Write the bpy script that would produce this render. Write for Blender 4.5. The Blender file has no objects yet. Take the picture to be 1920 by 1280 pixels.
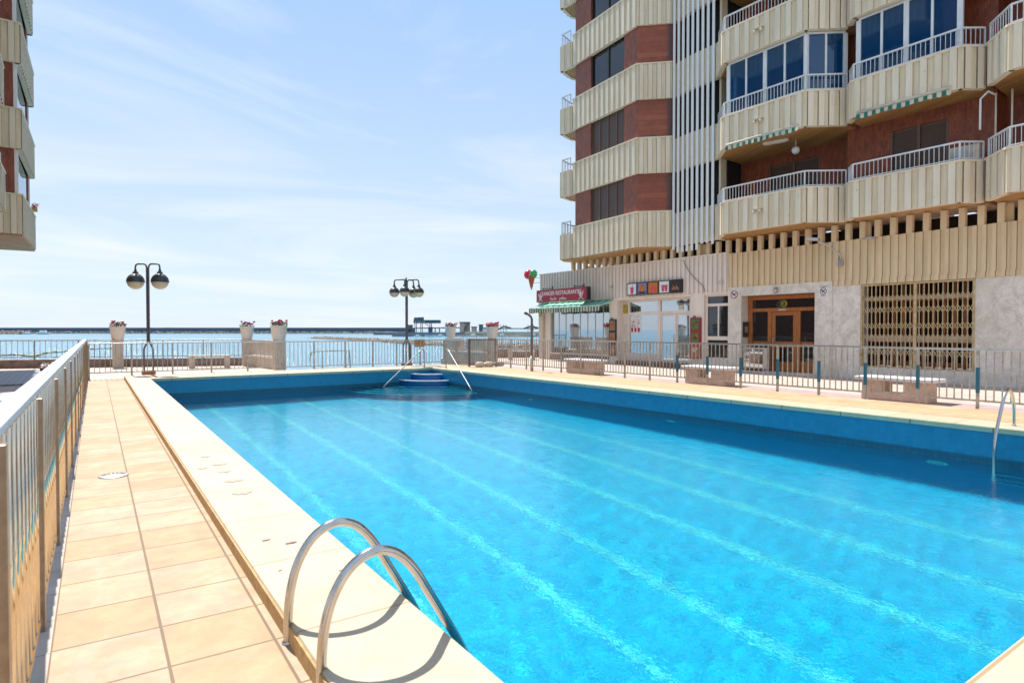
import bpy, bmesh, math, random
from mathutils import Vector, Matrix
R = math.radians
random.seed(7)
sc = bpy.context.scene
COL = sc.collection

# ------------------------------------------------------------ camera, sky, sun, exposure
cd = bpy.data.cameras.new('camera'); cam = bpy.data.objects.new('camera', cd); COL.objects.link(cam)
cam.location = (0, 0, 1.5)
cam.rotation_euler = (R(90) - math.atan(22/1180), 0, R(-35))
cd.sensor_width = 36; cd.lens = 36*1180/1920; cd.clip_start = .05; cd.clip_end = 20000
cd.dof.use_dof = True; cd.dof.focus_distance = 7.5; cd.dof.aperture_fstop = 3.2
sc.camera = cam
SUN_EL = R(58); SUN_AZ = R(-1.2)            # measured from +Y towards +X
w = bpy.data.worlds.new('World'); sc.world = w; w.use_nodes = True
nt = w.node_tree; N = nt.nodes; L = nt.links
bg = N['Background']
sky = N.new('ShaderNodeTexSky'); sky.sky_type = 'NISHITA'; sky.sun_disc = False
sky.sun_elevation = SUN_EL; sky.sun_rotation = SUN_AZ
sky.air_density = 1.0; sky.dust_density = .35; sky.ozone_density = 1.4
tc = N.new('ShaderNodeTexCoord')
sep = N.new('ShaderNodeSeparateXYZ'); L.new(tc.outputs['Generated'], sep.inputs[0])
def M(op, a, b=None, c=None):
    n = N.new('ShaderNodeMath'); n.operation = op
    for i, v in enumerate((a, b, c)):
        if v is None: continue
        if isinstance(v, (int, float)): n.inputs[i].default_value = v
        else: L.new(v, n.inputs[i])
    return n.outputs[0]
zz = M('ADD', M('MAXIMUM', sep.outputs[2], 0.0), 0.12)
px = M('DIVIDE', sep.outputs[0], zz); py = M('DIVIDE', sep.outputs[1], zz)
cmb = N.new('ShaderNodeCombineXYZ'); L.new(px, cmb.inputs[0]); L.new(py, cmb.inputs[1])
mp = N.new('ShaderNodeMapping'); L.new(cmb.outputs[0], mp.inputs[0])
mp.inputs['Rotation'].default_value = (0, 0, R(38)); mp.inputs['Scale'].default_value = (.62, 1.0, 1)
mp.inputs['Location'].default_value = (1.7, .35, 0)
n1 = N.new('ShaderNodeTexNoise'); L.new(mp.outputs[0], n1.inputs[0])
n1.inputs['Scale'].default_value = .8; n1.inputs['Detail'].default_value = 9; n1.inputs['Roughness'].default_value = .58; n1.inputs['Distortion'].default_value = .7
mr = N.new('ShaderNodeMapRange'); L.new(n1.outputs[0], mr.inputs[0])
mr.inputs[1].default_value = .44; mr.inputs[2].default_value = .72; mr.inputs[4].default_value = .95
mx = N.new('ShaderNodeMix'); mx.data_type = 'RGBA'
L.new(mr.outputs[0], mx.inputs[0]); mx.inputs[7].default_value = (6.0, 6.4, 6.9, 1)
# thin veil of high haze over the whole sky
mv = N.new('ShaderNodeMix'); mv.data_type = 'RGBA'; mv.inputs[0].default_value = .86
cg = N.new('ShaderNodeMix'); cg.data_type = 'RGBA'
gr = N.new('ShaderNodeMapRange'); L.new(sep.outputs[2], gr.inputs[0]); gr.inputs[1].default_value = 0; gr.inputs[2].default_value = .55; gr.interpolation_type = 'SMOOTHSTEP'
L.new(gr.outputs[0], cg.inputs[0]); cg.inputs[6].default_value = (4.7, 5.55, 6.5, 1); cg.inputs[7].default_value = (2.7, 4.2, 6.6, 1)
L.new(sky.outputs[0], mv.inputs[6]); L.new(cg.outputs[2], mv.inputs[7])
L.new(mv.outputs[2], mx.inputs[6]); L.new(mx.outputs[2], bg.inputs[0]); bg.inputs[1].default_value = .0745
sd = bpy.data.lights.new('sun', 'SUN'); sd.energy = 3.4; sd.angle = R(.55); sd.color = (1, .95, .87)
so = bpy.data.objects.new('sun', sd); COL.objects.link(so)
S = Vector((math.sin(SUN_AZ)*math.cos(SUN_EL), math.cos(SUN_AZ)*math.cos(SUN_EL), math.sin(SUN_EL)))
so.rotation_euler = S.to_track_quat('Z', 'Y').to_euler(); so.location = (0, 0, 60)
sc.view_settings.view_transform = 'Standard'; sc.view_settings.look = 'None'
sc.view_settings.gamma = 1; sc.view_settings.exposure = 1.06
sc.render.engine = 'CYCLES'
sc.cycles.use_denoising = True; sc.cycles.max_bounces = 8; sc.cycles.diffuse_bounces = 4
sc.cycles.transparent_max_bounces = 12; sc.cycles.sample_clamp_indirect = 6
sc.cycles.caustics_reflective = False

# ------------------------------------------------------------ helpers
def tag(o, label=None, cat=None, group=None, kind=None):
    if label: o['label'] = label
    if cat: o['category'] = cat
    if group: o['group'] = group
    if kind: o['kind'] = kind
    return o
def empty(name, loc=(0, 0, 0), label=None, cat=None, group=None):
    o = bpy.data.objects.new(name, None); COL.objects.link(o); o.location = loc
    o.empty_display_size = .2
    return tag(o, label, cat, group)
class MB:
    def __init__(s): s.v = []; s.f = []; s.sm = []; s.mi = []
    def add(s, vs, fs, smooth=False):
        b = len(s.v); s.v += [tuple(v) for v in vs]
        for f in fs: s.f.append(tuple(b+i for i in f)); s.sm.append(smooth); s.mi.append(s.cur)
        return s
    cur = 0
    def box(s, x0, x1, y0, y1, z0, z1):
        v = [(x, y, z) for z in (z0, z1) for y in (y0, y1) for x in (x0, x1)]
        return s.add(v, [(0, 2, 3, 1), (4, 5, 7, 6), (0, 1, 5, 4), (2, 6, 7, 3), (0, 4, 6, 2), (1, 3, 7, 5)])
    def bar(s, a, b, w, h=None, up=(0, 0, 1)):
        h = h or w; a = Vector(a); b = Vector(b); d = (b-a).normalized(); up = Vector(up)
        if abs(d.dot(up)) > .99: up = Vector((1, 0, 0))
        r = d.cross(up).normalized(); u = r.cross(d)
        v = [p + r*sx*w/2 + u*sy*h/2 for p in (a, b) for sx, sy in ((-1, -1), (1, -1), (1, 1), (-1, 1))]
        return s.add(v, [(0, 1, 2, 3), (7, 6, 5, 4), (0, 4, 5, 1), (1, 5, 6, 2), (2, 6, 7, 3), (3, 7, 4, 0)])
    def prism(s, pts, z0, z1):
        n = len(pts); v = [(x, y, z0) for x, y in pts] + [(x, y, z1) for x, y in pts]
        f = [tuple(range(n))[::-1], tuple(range(n, 2*n))] + [(i, (i+1) % n, n+(i+1) % n, n+i) for i in range(n)]
        return s.add(v, f)
    def tube(s, pts, r, n=10, cap=True, rs=None):
        pts = [Vector(p) for p in pts]; m = len(pts); vs = []
        t0 = (pts[1]-pts[0]).normalized(); up = Vector((0, 0, 1)) if abs(t0.z) < .95 else Vector((1, 0, 0))
        x = t0.cross(up).normalized()
        for i, p in enumerate(pts):
            t = (pts[min(i+1, m-1)] - pts[max(i-1, 0)]).normalized()
            x = (x - t*x.dot(t)).normalized(); y = t.cross(x)
            rr = rs[i] if rs else r
            vs += [p + (x*math.cos(2*math.pi*k/n) + y*math.sin(2*math.pi*k/n))*rr for k in range(n)]
        fs = [(i*n+k, i*n+(k+1) % n, (i+1)*n+(k+1) % n, (i+1)*n+k) for i in range(m-1) for k in range(n)]
        s.add(vs, fs, True)
        if cap: s.add([], []); b = len(s.v)-m*n; s.f += [tuple(b+k for k in range(n))[::-1], tuple(b+(m-1)*n+k for k in range(n))]; s.sm += [False]*2; s.mi += [s.cur]*2
        return s
    def lathe(s, c, prof, n=24, cap=True):
        vs = [(c[0]+r*math.cos(2*math.pi*k/n), c[1]+r*math.sin(2*math.pi*k/n), c[2]+z) for r, z in prof for k in range(n)]
        m = len(prof)
        s.add(vs, [(i*n+k, i*n+(k+1) % n, (i+1)*n+(k+1) % n, (i+1)*n+k) for i in range(m-1) for k in range(n)], True)
        if cap:
            b = len(s.v)-m*n; s.f += [tuple(b+k for k in range(n))[::-1], tuple(b+(m-1)*n+k for k in range(n))]; s.sm += [False]*2; s.mi += [s.cur]*2
        return s
    def build(s, name, mat, parent=None, bevel=0):
        me = bpy.data.meshes.new(name); me.from_pydata(s.v, [], s.f); me.update()
        me.polygons.foreach_set('use_smooth', s.sm); me.polygons.foreach_set('material_index', s.mi)
        bm = bmesh.new(); bm.from_mesh(me); bmesh.ops.recalc_face_normals(bm, faces=bm.faces) if len(s.f) > 1 else None; bm.to_mesh(me); bm.free()
        o = bpy.data.objects.new(name, me); COL.objects.link(o)
        for m_ in (mat if isinstance(mat, list) else [mat]): me.materials.append(m_)
        if parent:
            o.parent = parent; o.matrix_parent_inverse = Matrix.Translation(-Vector(parent.location)) if parent.type == 'EMPTY' else Matrix()
            if parent.type == 'EMPTY' and parent.rotation_euler.z: o.matrix_parent_inverse = (Matrix.Translation(parent.location) @ Matrix.Rotation(parent.rotation_euler.z, 4, 'Z')).inverted()
        if bevel:
            md = o.modifiers.new('bevel', 'BEVEL'); md.width = bevel; md.segments = 2; md.limit_method = 'ANGLE'
        return o
def B(*a): return MB().box(*a)
def copy_tree(o, parent=None):
    c = o.copy(); COL.objects.link(c); c.parent = parent
    for ch in list(o.children): copy_tree(ch, c)
    return c

# ------------------------------------------------------------ materials
def newmat(name):
    m = bpy.data.materials.new(name); m.use_nodes = True
    return m, m.node_tree, m.node_tree.nodes['Principled BSDF']
def node(t, ty, **kw):
    n = t.nodes.new(ty)
    for k, v in kw.items():
        if k in n.inputs: n.inputs[k].default_value = v
        else: setattr(n, k, v)
    return n
def mathn(t, op, a, b=0.0):
    n = t.nodes.new('ShaderNodeMath'); n.operation = op
    for i, v in enumerate((a, b)):
        if isinstance(v, (int, float)): n.inputs[i].default_value = v
        else: t.links.new(v, n.inputs[i])
    return n.outputs[0]
def mixc(t, fac, a, b, mode='MIX'):
    n = t.nodes.new('ShaderNodeMix'); n.data_type = 'RGBA'; n.blend_type = mode
    for i, v in ((0, fac), (6, a), (7, b)):
        if isinstance(v, (int, float)): n.inputs[i].default_value = v
        elif isinstance(v, tuple): n.inputs[i].default_value = v if len(v) == 4 else v+(1,)
        else: t.links.new(v, n.inputs[i])
    return n.outputs[2]
def ramp(t, src, a, b, lo=0.0, hi=1.0):
    n = t.nodes.new('ShaderNodeMapRange'); t.links.new(src, n.inputs[0])
    for i, v in enumerate((a, b, lo, hi)): n.inputs[i+1].default_value = v
    return n.outputs[0]
def wpos(t, scale=(1, 1, 1), rot=0):
    g = t.nodes.new('ShaderNodeNewGeometry'); mp_ = t.nodes.new('ShaderNodeMapping')
    t.links.new(g.outputs['Position'], mp_.inputs[0]); mp_.inputs['Scale'].default_value = scale
    mp_.inputs['Rotation'].default_value = (0, 0, rot)
    return mp_.outputs[0]
def mat(name, col, rough=.6, metal=0.0, var=.12, scale=6, bump=.0, bscale=60, stretch=(1, 1, 1), dirt=None, dscale=1.5, spec=None):
    m, t, p = newmat(name)
    v = wpos(t, stretch)
    n = node(t, 'ShaderNodeTexNoise', Scale=scale, Detail=5.0, Roughness=.6); t.links.new(v, n.inputs[0])
    f = ramp(t, n.outputs[0], .3, .7)
    c = mixc(t, f, tuple(x*(1-var) for x in col), tuple(min(x*(1+var), .9) for x in col))
    if dirt:
        d = node(t, 'ShaderNodeTexNoise', Scale=dscale, Detail=8.0, Roughness=.7); t.links.new(v, d.inputs[0])
        c = mixc(t, ramp(t, d.outputs[0], .52, .72), c, dirt)
    t.links.new(c, p.inputs['Base Color'])
    p.inputs['Roughness'].default_value = rough; p.inputs['Metallic'].default_value = metal
    if spec is not None: p.inputs['Specular IOR Level'].default_value = spec
    if bump:
        b = node(t, 'ShaderNodeTexNoise', Scale=bscale, Detail=4.0); t.links.new(v, b.inputs[0])
        bn = node(t, 'ShaderNodeBump', Strength=bump, Distance=.01); t.links.new(b.outputs[0], bn.inputs['Height']); t.links.new(bn.outputs[0], p.inputs['Normal'])
    return m
def grid_mat(name, cols, sx, sy, gap=.02, rot=0.0, grout=(.3, .25, .18), rough=.6, vert=None, off=0.0, bump=.3, loc=(0, 0), blotch=.1, stain=None):
    """tiles: each tile its own shade"""
    m, t, p = newmat(name)
    g = t.nodes.new('ShaderNodeNewGeometry'); pos = g.outputs['Position']
    mp_ = t.nodes.new('ShaderNodeMapping'); t.links.new(pos, mp_.inputs[0]); mp_.inputs['Rotation'].default_value = (0, 0, rot)
    sp = t.nodes.new('ShaderNodeSeparateXYZ'); t.links.new(mp_.outputs[0], sp.inputs[0])
    if vert == 'wall': a = mathn(t, 'ADD', sp.outputs[0], sp.outputs[1]); b = sp.outputs[2]
    else: a, b = sp.outputs[0], sp.outputs[1]
    a = mathn(t, 'ADD', a, loc[0]); b = mathn(t, 'ADD', b, loc[1])
    ua = mathn(t, 'DIVIDE', a, sx); ub = mathn(t, 'DIVIDE', b, sy)
    ia = mathn(t, 'FLOOR', ua)
    if off: ub = mathn(t, 'ADD', ub, mathn(t, 'MULTIPLY', ia, off))
    ib = mathn(t, 'FLOOR', ub)
    fa = mathn(t, 'FRACT', ua); fb = mathn(t, 'FRACT', ub)
    da = mathn(t, 'MULTIPLY', mathn(t, 'MINIMUM', fa, mathn(t, 'SUBTRACT', 1.0, fa)), sx)
    db = mathn(t, 'MULTIPLY', mathn(t, 'MINIMUM', fb, mathn(t, 'SUBTRACT', 1.0, fb)), sy)
    dm = mathn(t, 'MINIMUM', da, db)
    c3 = t.nodes.new('ShaderNodeCombineXYZ'); t.links.new(ia, c3.inputs[0]); t.links.new(ib, c3.inputs[1])
    wn = t.nodes.new('ShaderNodeTexWhiteNoise'); t.links.new(c3.outputs[0], wn.inputs[0])
    cr = t.nodes.new('ShaderNodeValToRGB'); t.links.new(wn.outputs['Value'], cr.inputs[0])
    el = cr.color_ramp.elements
    while len(el) < len(cols): el.new(.5)
    for i, c_ in enumerate(cols): el[i].position = i/(len(cols)-1); el[i].color = c_+(1,)
    n = node(t, 'ShaderNodeTexNoise', Scale=3.5, Detail=7.0, Roughness=.65); t.links.new(pos, n.inputs[0])
    c_ = mixc(t, 1.0, cr.outputs[0], mixc(t, ramp(t, n.outputs[0], .3, .7), (1-blotch,)*3, (1+blotch,)*3), 'MULTIPLY')
    if stain:
        n5 = node(t, 'ShaderNodeTexNoise', Scale=stain[1], Detail=9.0, Roughness=.72, Distortion=1.2); t.links.new(pos, n5.inputs[0])
        c_ = mixc(t, ramp(t, n5.outputs[0], .5, .68, 0, stain[2]), c_, stain[0])
        n6 = node(t, 'ShaderNodeTexNoise', Scale=stain[1]*6, Detail=4.0, Roughness=.7); t.links.new(pos, n6.inputs[0])
        c_ = mixc(t, ramp(t, n6.outputs[0], .66, .72, 0, .5), c_, tuple(x*.5 for x in stain[0]))
    gm = ramp(t, dm, gap*.5, gap*.5+.003)
    c_ = mixc(t, gm, grout, c_)
    t.links.new(c_, p.inputs['Base Color']); p.inputs['Roughness'].default_value = rough
    bn = node(t, 'ShaderNodeBump', Strength=bump, Distance=.004); t.links.new(gm, bn.inputs['Height']); t.links.new(bn.outputs[0], p.inputs['Normal'])
    return m
MT = {}
MT['rail_dark'] = mat('weathered_steel_tube', (.3, .33, .36), .35, .3, .2, 20)
MT['post_warm'] = mat('warm_dark_post', (.3, .22, .15), .35, .6, .2, 16)  # posts share the warm tint that stands in for the reflected walkway
MT['cap'] = mat('bright_cap_aluminium', (.62, .68, .76), .4, .7, .06, 6)
MT['mirror_bar'] = mat('polished_round_bar', (.8, .67, .5), .12, 1, .06, 14, .0)  # gold tint is part bar colour, part walkway reflection put into the base
MT['steel'] = mat('brushed_steel', (.55, .52, .49), .15, 1, .12, 20, .03, 200, (1, 1, .2))
MT['fence'] = mat('fence_aluminium', (.55, .53, .5), .28, 1, .12, 8, .05, 90)
MT['fence_old'] = mat('fence_worn_paint', (.46, .42, .37), .5, .55, .25, 14, .1, 80, dirt=(.24, .13, .07), dscale=5)
MT['rail_white'] = mat('white_rail_paint', (.72, .72, .72), .4, 0, .08, 5, .03)
MT['teal_post'] = mat('teal_paint', (.015, .12, .18), .4, 0, .2, 12)
MT['lamp_dark'] = mat('dark_lamp_paint', (.045, .05, .055), .45, .1, .2, 12)
MT['lamp_purple'] = mat('weathered_lamp_tube', (.14, .11, .115), .45, .2, .2, 12, .05)
MT['globe'] = mat('smoked_globe_plastic', (.62, .5, .33), .25, 0, .15, 8)
MT['rust'] = mat('rusty_block', (.38, .17, .09), .8, 0, .25, 20, .3)
MT['coping'] = grid_mat('coping_stone', [(.5, .405, .285), (.54, .445, .325), (.515, .42, .3)], 10, .98, .012, 0, (.36, .26, .15), .65, bump=.4, blotch=.1, stain=((.46, .33, .19), 1.7, .45))
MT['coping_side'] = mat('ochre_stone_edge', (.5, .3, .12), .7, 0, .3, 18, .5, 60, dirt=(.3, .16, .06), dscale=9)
MT['lip'] = grid_mat('lip_tile', [(.36, .44, .3), (.42, .47, .33), (.35, .43, .36)], 1.1, 1.1, .02, 0, (.2, .2, .1), .5, 'wall')
MT['walk'] = grid_mat('walkway_tile', [(.39, .255, .135), (.43, .3, .17), (.43, .315, .21), (.405, .27, .145)], .45, .45, .009, R(1.5), (.17, .1, .05), .6, loc=(.19, 0), bump=.5, blotch=.22, stain=((.44, .25, .1), 3.4, .6))
MT['deck'] = grid_mat('pool_deck_stone', [(.48, .33, .18), (.52, .37, .22), (.46, .31, .18)], .6, .5, .006, 0, (.34, .22, .11), .7, blotch=.15, stain=((.4, .27, .15), 1.5, .4))
MT['pink'] = grid_mat('pink_paving', [(.4, .29, .28), (.44, .33, .33), (.37, .27, .27)], .2, .2, .008, 0, (.4, .3, .29), .75)
MT['paving'] = grid_mat('pale_paving', [(.5, .41, .35), (.54, .46, .4), (.48, .4, .34)], .4, .4, .008, 0, (.33, .26, .22), .75, blotch=.16, stain=((.36, .29, .25), .9, .5))
MT['wall_low'] = mat('rough_sea_wall', (.3, .22, .19), .9, 0, .3, 5, .5, 25, dirt=(.14, .09, .08))
MT['concrete'] = mat('cream_concrete', (.62, .52, .43), .8, 0, .12, 5, .3, 40, (1, 1, .7), dirt=(.46, .36, .28), dscale=2)
MT['bench_wood'] = mat('pinkish_stone', (.66, .47, .34), .8, 0, .15, 10, .3, 60, dirt=(.5, .33, .23), dscale=6)
MT['white'] = mat('white_paint', (.78, .77, .75), .55, 0, .05, 6, .05)
MT['white_stone'] = mat('white_slab', (.8, .78, .76), .6, 0, .05, 6, .1)
MT['pot'] = mat('whitewashed_pot', (.74, .68, .62), .8, 0, .08, 12, .2)
MT['leaf'] = mat('geranium_leaf', (.06, .13, .03), .6, 0, .45, 25)
MT['flower'] = mat('pink_petal', (.8, .04, .22), .5, 0, .3, 30)
MT['flower2'] = mat('purple_petal', (.5, .05, .32), .5, 0, .4, 30)
MT['flower3'] = mat('red_petal', (.8, .07, .08), .5, 0, .35, 30)
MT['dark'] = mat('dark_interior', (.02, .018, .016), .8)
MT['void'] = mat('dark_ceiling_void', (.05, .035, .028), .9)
MT['wood'] = mat('varnished_door_wood', (.36, .12, .03), .35, 0, .3, 6, .1, 30, (6, 6, .6))
MT['soffit'] = grid_mat('soffit_boards', [(.52, .27, .09), (.44, .22, .07), (.56, .31, .11)], .11, 40, .012, R(28), (.14, .07, .03), .6)
MT['shutter'] = grid_mat('brown_shutter', [(.1, .06, .045), (.11, .065, .05)], 40, .045, .01, 0, (.045, .028, .02), .5, 'wall')
MT['shutter_frame'] = mat('brown_frame', (.17, .09, .065), .5)
MT['brick'] = grid_mat('dark_red_tile', [(.28, .062, .026), (.35, .09, .036), (.22, .048, .022), (.31, .073, .03)], .06, .2, .007, 0, (.1, .045, .035), .45, 'wall', off=.5, blotch=.2)
MT['facade_a'] = mat('pale_slat_render', (.82, .7, .6), .75, 0, .06, 2.2, .15, 40, (1, 1, .2), dirt=(.68, .58, .5), dscale=3)
MT['facade_b'] = mat('beige_slat_render', (.74, .57, .36), .75, 0, .07, 2.2, .15, 40, (1, 1, .2), dirt=(.64, .47, .28), dscale=3)
MT['silver'] = mat('dull_silver', (.5, .48, .45), .35, .7, .1)
MT['yellow'] = mat('mustard_plate', (.42, .33, .03), .5)
MT['red'] = mat('sign_red', (.34, .008, .025), .4, 0, .06)
MT['black'] = mat('black_frame', (.02, .02, .022), .4)
MT['mint'] = mat('mint_cloth', (.3, .68, .56), .8)
MT['green'] = mat('bottle_green_cloth', (.02, .16, .12), .8)
MT['cream'] = mat('cream_cloth', (.6, .53, .4), .8)
MT['food_o'] = mat('food_orange', (.62, .16, .03), .6, 0, .6, 25)
MT['food_p'] = mat('food_pink', (.6, .08, .16), .6, 0, .5, 25)
MT['food_b'] = mat('food_brown', (.35, .17, .08), .6, 0, .7, 30)
MT['food_g'] = mat('food_green', (.09, .13, .04), .6, 0, .7, 30)
MT['poster_blue'] = mat('poster_blue', (.2, .2, .4), .5, 0, .4, 12)
MT['rock'] = mat('rock', (.3, .24, .19), .9, 0, .4, .7, .3, 3, dirt=(.12, .1, .09), dscale=.5)
MT['port_teal'] = mat('port_steel_teal', (.06, .13, .16), .6, 0, .25, .3)
MT['port_grey'] = mat('port_concrete', (.16, .17, .19), .9, 0, .2, .2)
MT['port_dark'] = mat('breakwater_concrete', (.09, .12, .17), .9, 0, .2, .03)
MT['port_beige'] = mat('quay_stone', (.45, .38, .3), .9, 0, .15, .2)
MT['boat_white'] = mat('boat_hull_white', (.75, .74, .72), .4)
MT['boat_blue'] = mat('boat_cover_blue', (.03, .14, .42), .6)
MT['cone_red'] = mat('cone_plastic', (.4, .09, .03), .4, 0, .3, 9)
MT['scoop_red'] = mat('red_plastic', (.65, .02, .05), .35)
MT['scoop_green'] = mat('green_plastic', (.05, .35, .12), .35)
MT['gate'] = mat('ochre_gate_steel', (.58, .44, .24), .5, .2, .3, 14, .1, dirt=(.25, .11, .04), dscale=7)
MT['steps'] = mat('blue_step_tile', (.006, .12, .33), .25, 0, .15, 20)
MT['tan'] = mat('tan_panel', (.5, .27, .1), .8, 0, .3, 12)
MT['curtain'] = mat('pale_curtain', (.25, .4, .55), .8, 0, .5, 2, 0, 60, (9, 9, .05))

# precast cream concrete with rain streaks and small spots
def precast():
    m, t, p = newmat('precast_cream_panel')
    v = wpos(t, (7, 7, .5)); n = node(t, 'ShaderNodeTexNoise', Scale=1.6, Detail=6.0, Roughness=.65); t.links.new(v, n.inputs[0])
    c = mixc(t, ramp(t, n.outputs[0], .35, .7), (.84, .74, .58), (.76, .64, .47))
    v2 = wpos(t, (1, 1, .7)); n2 = node(t, 'ShaderNodeTexNoise', Scale=14.0, Detail=3.0, Roughness=.6); t.links.new(v2, n2.inputs[0])
    c = mixc(t, ramp(t, n2.outputs[0], .68, .75), c, (.24, .19, .14))
    n3 = node(t, 'ShaderNodeTexNoise', Scale=.9, Detail=2.0); t.links.new(v2, n3.inputs[0])
    c = mixc(t, ramp(t, n3.outputs[0], .4, .75, 0, .35), c, (.58, .42, .24))
    t.links.new(c, p.inputs['Base Color']); p.inputs['Roughness'].default_value = .7
    b = node(t, 'ShaderNodeTexNoise', Scale=45.0, Detail=4.0); bn = node(t, 'ShaderNodeBump', Strength=.2, Distance=.006)
    t.links.new(b.outputs[0], bn.inputs['Height']); t.links.new(bn.outputs[0], p.inputs['Normal'])
    return m
MT['precast'] = precast()
MT['joint'] = mat('dark_joint', (.3, .22, .14), .9, 0, .2, 8)  # darker tone on the narrow groove faces beside the ribs
MT['recess'] = mat('yellowish_recess', (.72, .59, .41), .75, 0, .12, 3, .15, 40, (5, 5, .4))  # darker yellowish tone on the faces set back between ribs
def marble():
    m, t, p = newmat('grey_veined_marble')
    v = wpos(t, (1, .8, .6)); n = node(t, 'ShaderNodeTexNoise', Scale=2.2, Detail=9.0, Roughness=.72, Distortion=2.2); t.links.new(v, n.inputs[0])
    c = mixc(t, ramp(t, n.outputs[0], .38, .6), (.62, .56, .49), (.84, .77, .69))
    n2 = node(t, 'ShaderNodeTexNoise', Scale=1.3, Detail=6.0, Roughness=.6, Distortion=3.5); t.links.new(v, n2.inputs[0])
    d = mathn(t, 'ABSOLUTE', mathn(t, 'SUBTRACT', n2.outputs[0], .5))
    c = mixc(t, ramp(t, d, 0, .012, .45, 0), c, (.22, .2, .19))
    n3 = node(t, 'ShaderNodeTexNoise', Scale=.7, Detail=2.0); t.links.new(v, n3.inputs[0])
    c = mixc(t, ramp(t, n3.outputs[0], .45, .7, 0, .4), c, (.55, .45, .34))
    t.links.new(c, p.inputs['Base Color']); p.inputs['Roughness'].default_value = .42
    return m
MT['marble'] = marble()
def glass(name, tint, refl=.3, rough=.02, trans=.5):
    m = bpy.data.materials.new(name); m.use_nodes = True; t = m.node_tree; t.nodes.clear()
    out = t.nodes.new('ShaderNodeOutputMaterial'); gl = node(t, 'ShaderNodeBsdfGlossy', Roughness=rough, Color=(.9, .95, 1, 1))
    tr = t.nodes.new('ShaderNodeBsdfTransparent'); tr.inputs[0].default_value = tint+(1,)
    di = t.nodes.new('ShaderNodeBsdfDiffuse'); di.inputs[0].default_value = tuple(x*.25 for x in tint)+(1,)
    m1 = t.nodes.new('ShaderNodeMixShader'); m1.inputs[0].default_value = trans; t.links.new(di.outputs[0], m1.inputs[1]); t.links.new(tr.outputs[0], m1.inputs[2])
    fr = node(t, 'ShaderNodeFresnel', IOR=1.5); f = mathn(t, 'ADD', fr.outputs[0], refl)
    m2 = t.nodes.new('ShaderNodeMixShader'); t.links.new(f, m2.inputs[0]); t.links.new(m1.outputs[0], m2.inputs[1]); t.links.new(gl.outputs[0], m2.inputs[2])
    b = node(t, 'ShaderNodeTexNoise', Scale=.8, Detail=1.0); bn = node(t, 'ShaderNodeBump', Strength=.15, Distance=.02); t.links.new(b.outputs[0], bn.inputs['Height']); t.links.new(bn.outputs[0], gl.inputs['Normal'])
    t.links.new(m2.outputs[0], out.inputs[0]); return m
MT['glass_shop'] = glass('shop_glass', (.35, .42, .45), .5, .03, .5)
MT['glass_dark'] = glass('dark_door_glass', (.12, .13, .13), .04, .03, .5)
MT['glass_blue'] = glass('blue_balcony_glass', (.01, .3, .75), .03, .03, .4)
MT['glass_black'] = glass('black_window_glass', (.05, .05, .055), .03, .03, .2)

def pool_floor_mat(name, line=False):
    """blue glass mosaic; every tile its own blue"""
    m = grid_mat(name, [(.8, .92, .92), (.93, .95, .95)] if line else [(.002, .46, .88), (.003, .58, .95), (.001, .38, .78), (.006, .73, .97), (.002, .52, .92)], .075, .075, .008, 0, (.2, .45, .55), .3, blotch=.12)
    return m
MT['pool_floor'] = pool_floor_mat('pool_mosaic'); MT['pool_line'] = pool_floor_mat('pool_line_mosaic', True)
MT['pool_wall'] = grid_mat('pool_wall_mosaic', [(.002, .23, .40), (.003, .25, .43), (.002, .21, .37)], .1, .1, .006, 0, (.02, .2, .36), .3, 'wall', blotch=.08)
MT['band_dark'] = grid_mat('dark_band_mosaic', [(.004, .1, .17), (.006, .12, .2)], .1, .1, .006, 0, (.01, .06, .1), .3, 'wall')
def water_mat():
    m = bpy.data.materials.new('pool_water'); m.use_nodes = True; t = m.node_tree; t.nodes.clear()
    out = t.nodes.new('ShaderNodeOutputMaterial')
    gl = node(t, 'ShaderNodeBsdfGlossy', Roughness=.015); rf = node(t, 'ShaderNodeBsdfRefraction', Roughness=0.0, IOR=1.33); rf.inputs[0].default_value = (.32, .975, 1, 1)
    fr = node(t, 'ShaderNodeFresnel', IOR=1.33)
    v = wpos(t, (1, 1, 1))
    a = node(t, 'ShaderNodeTexNoise', Scale=5.5, Detail=3.0, Roughness=.55, Distortion=.4); t.links.new(v, a.inputs[0])
    b = node(t, 'ShaderNodeTexNoise', Scale=20.0, Detail=2.5, Roughness=.5, Distortion=.3); t.links.new(v, b.inputs[0])
    b1 = node(t, 'ShaderNodeBump', Strength=.35, Distance=.01); t.links.new(a.outputs[0], b1.inputs['Height'])
    b2 = node(t, 'ShaderNodeBump', Strength=.6, Distance=.007); t.links.new(b.outputs[0], b2.inputs['Height']); t.links.new(b1.outputs[0], b2.inputs['Normal'])
    for n_ in (gl, rf, fr): t.links.new(b2.outputs[0], n_.inputs['Normal'])
    mx_ = t.nodes.new('ShaderNodeMixShader'); t.links.new(fr.outputs[0], mx_.inputs[0]); t.links.new(rf.outputs[0], mx_.inputs[1]); t.links.new(gl.outputs[0], mx_.inputs[2])
    t.links.new(mx_.outputs[0], out.inputs[0]); return m
MT['water'] = water_mat()
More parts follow.
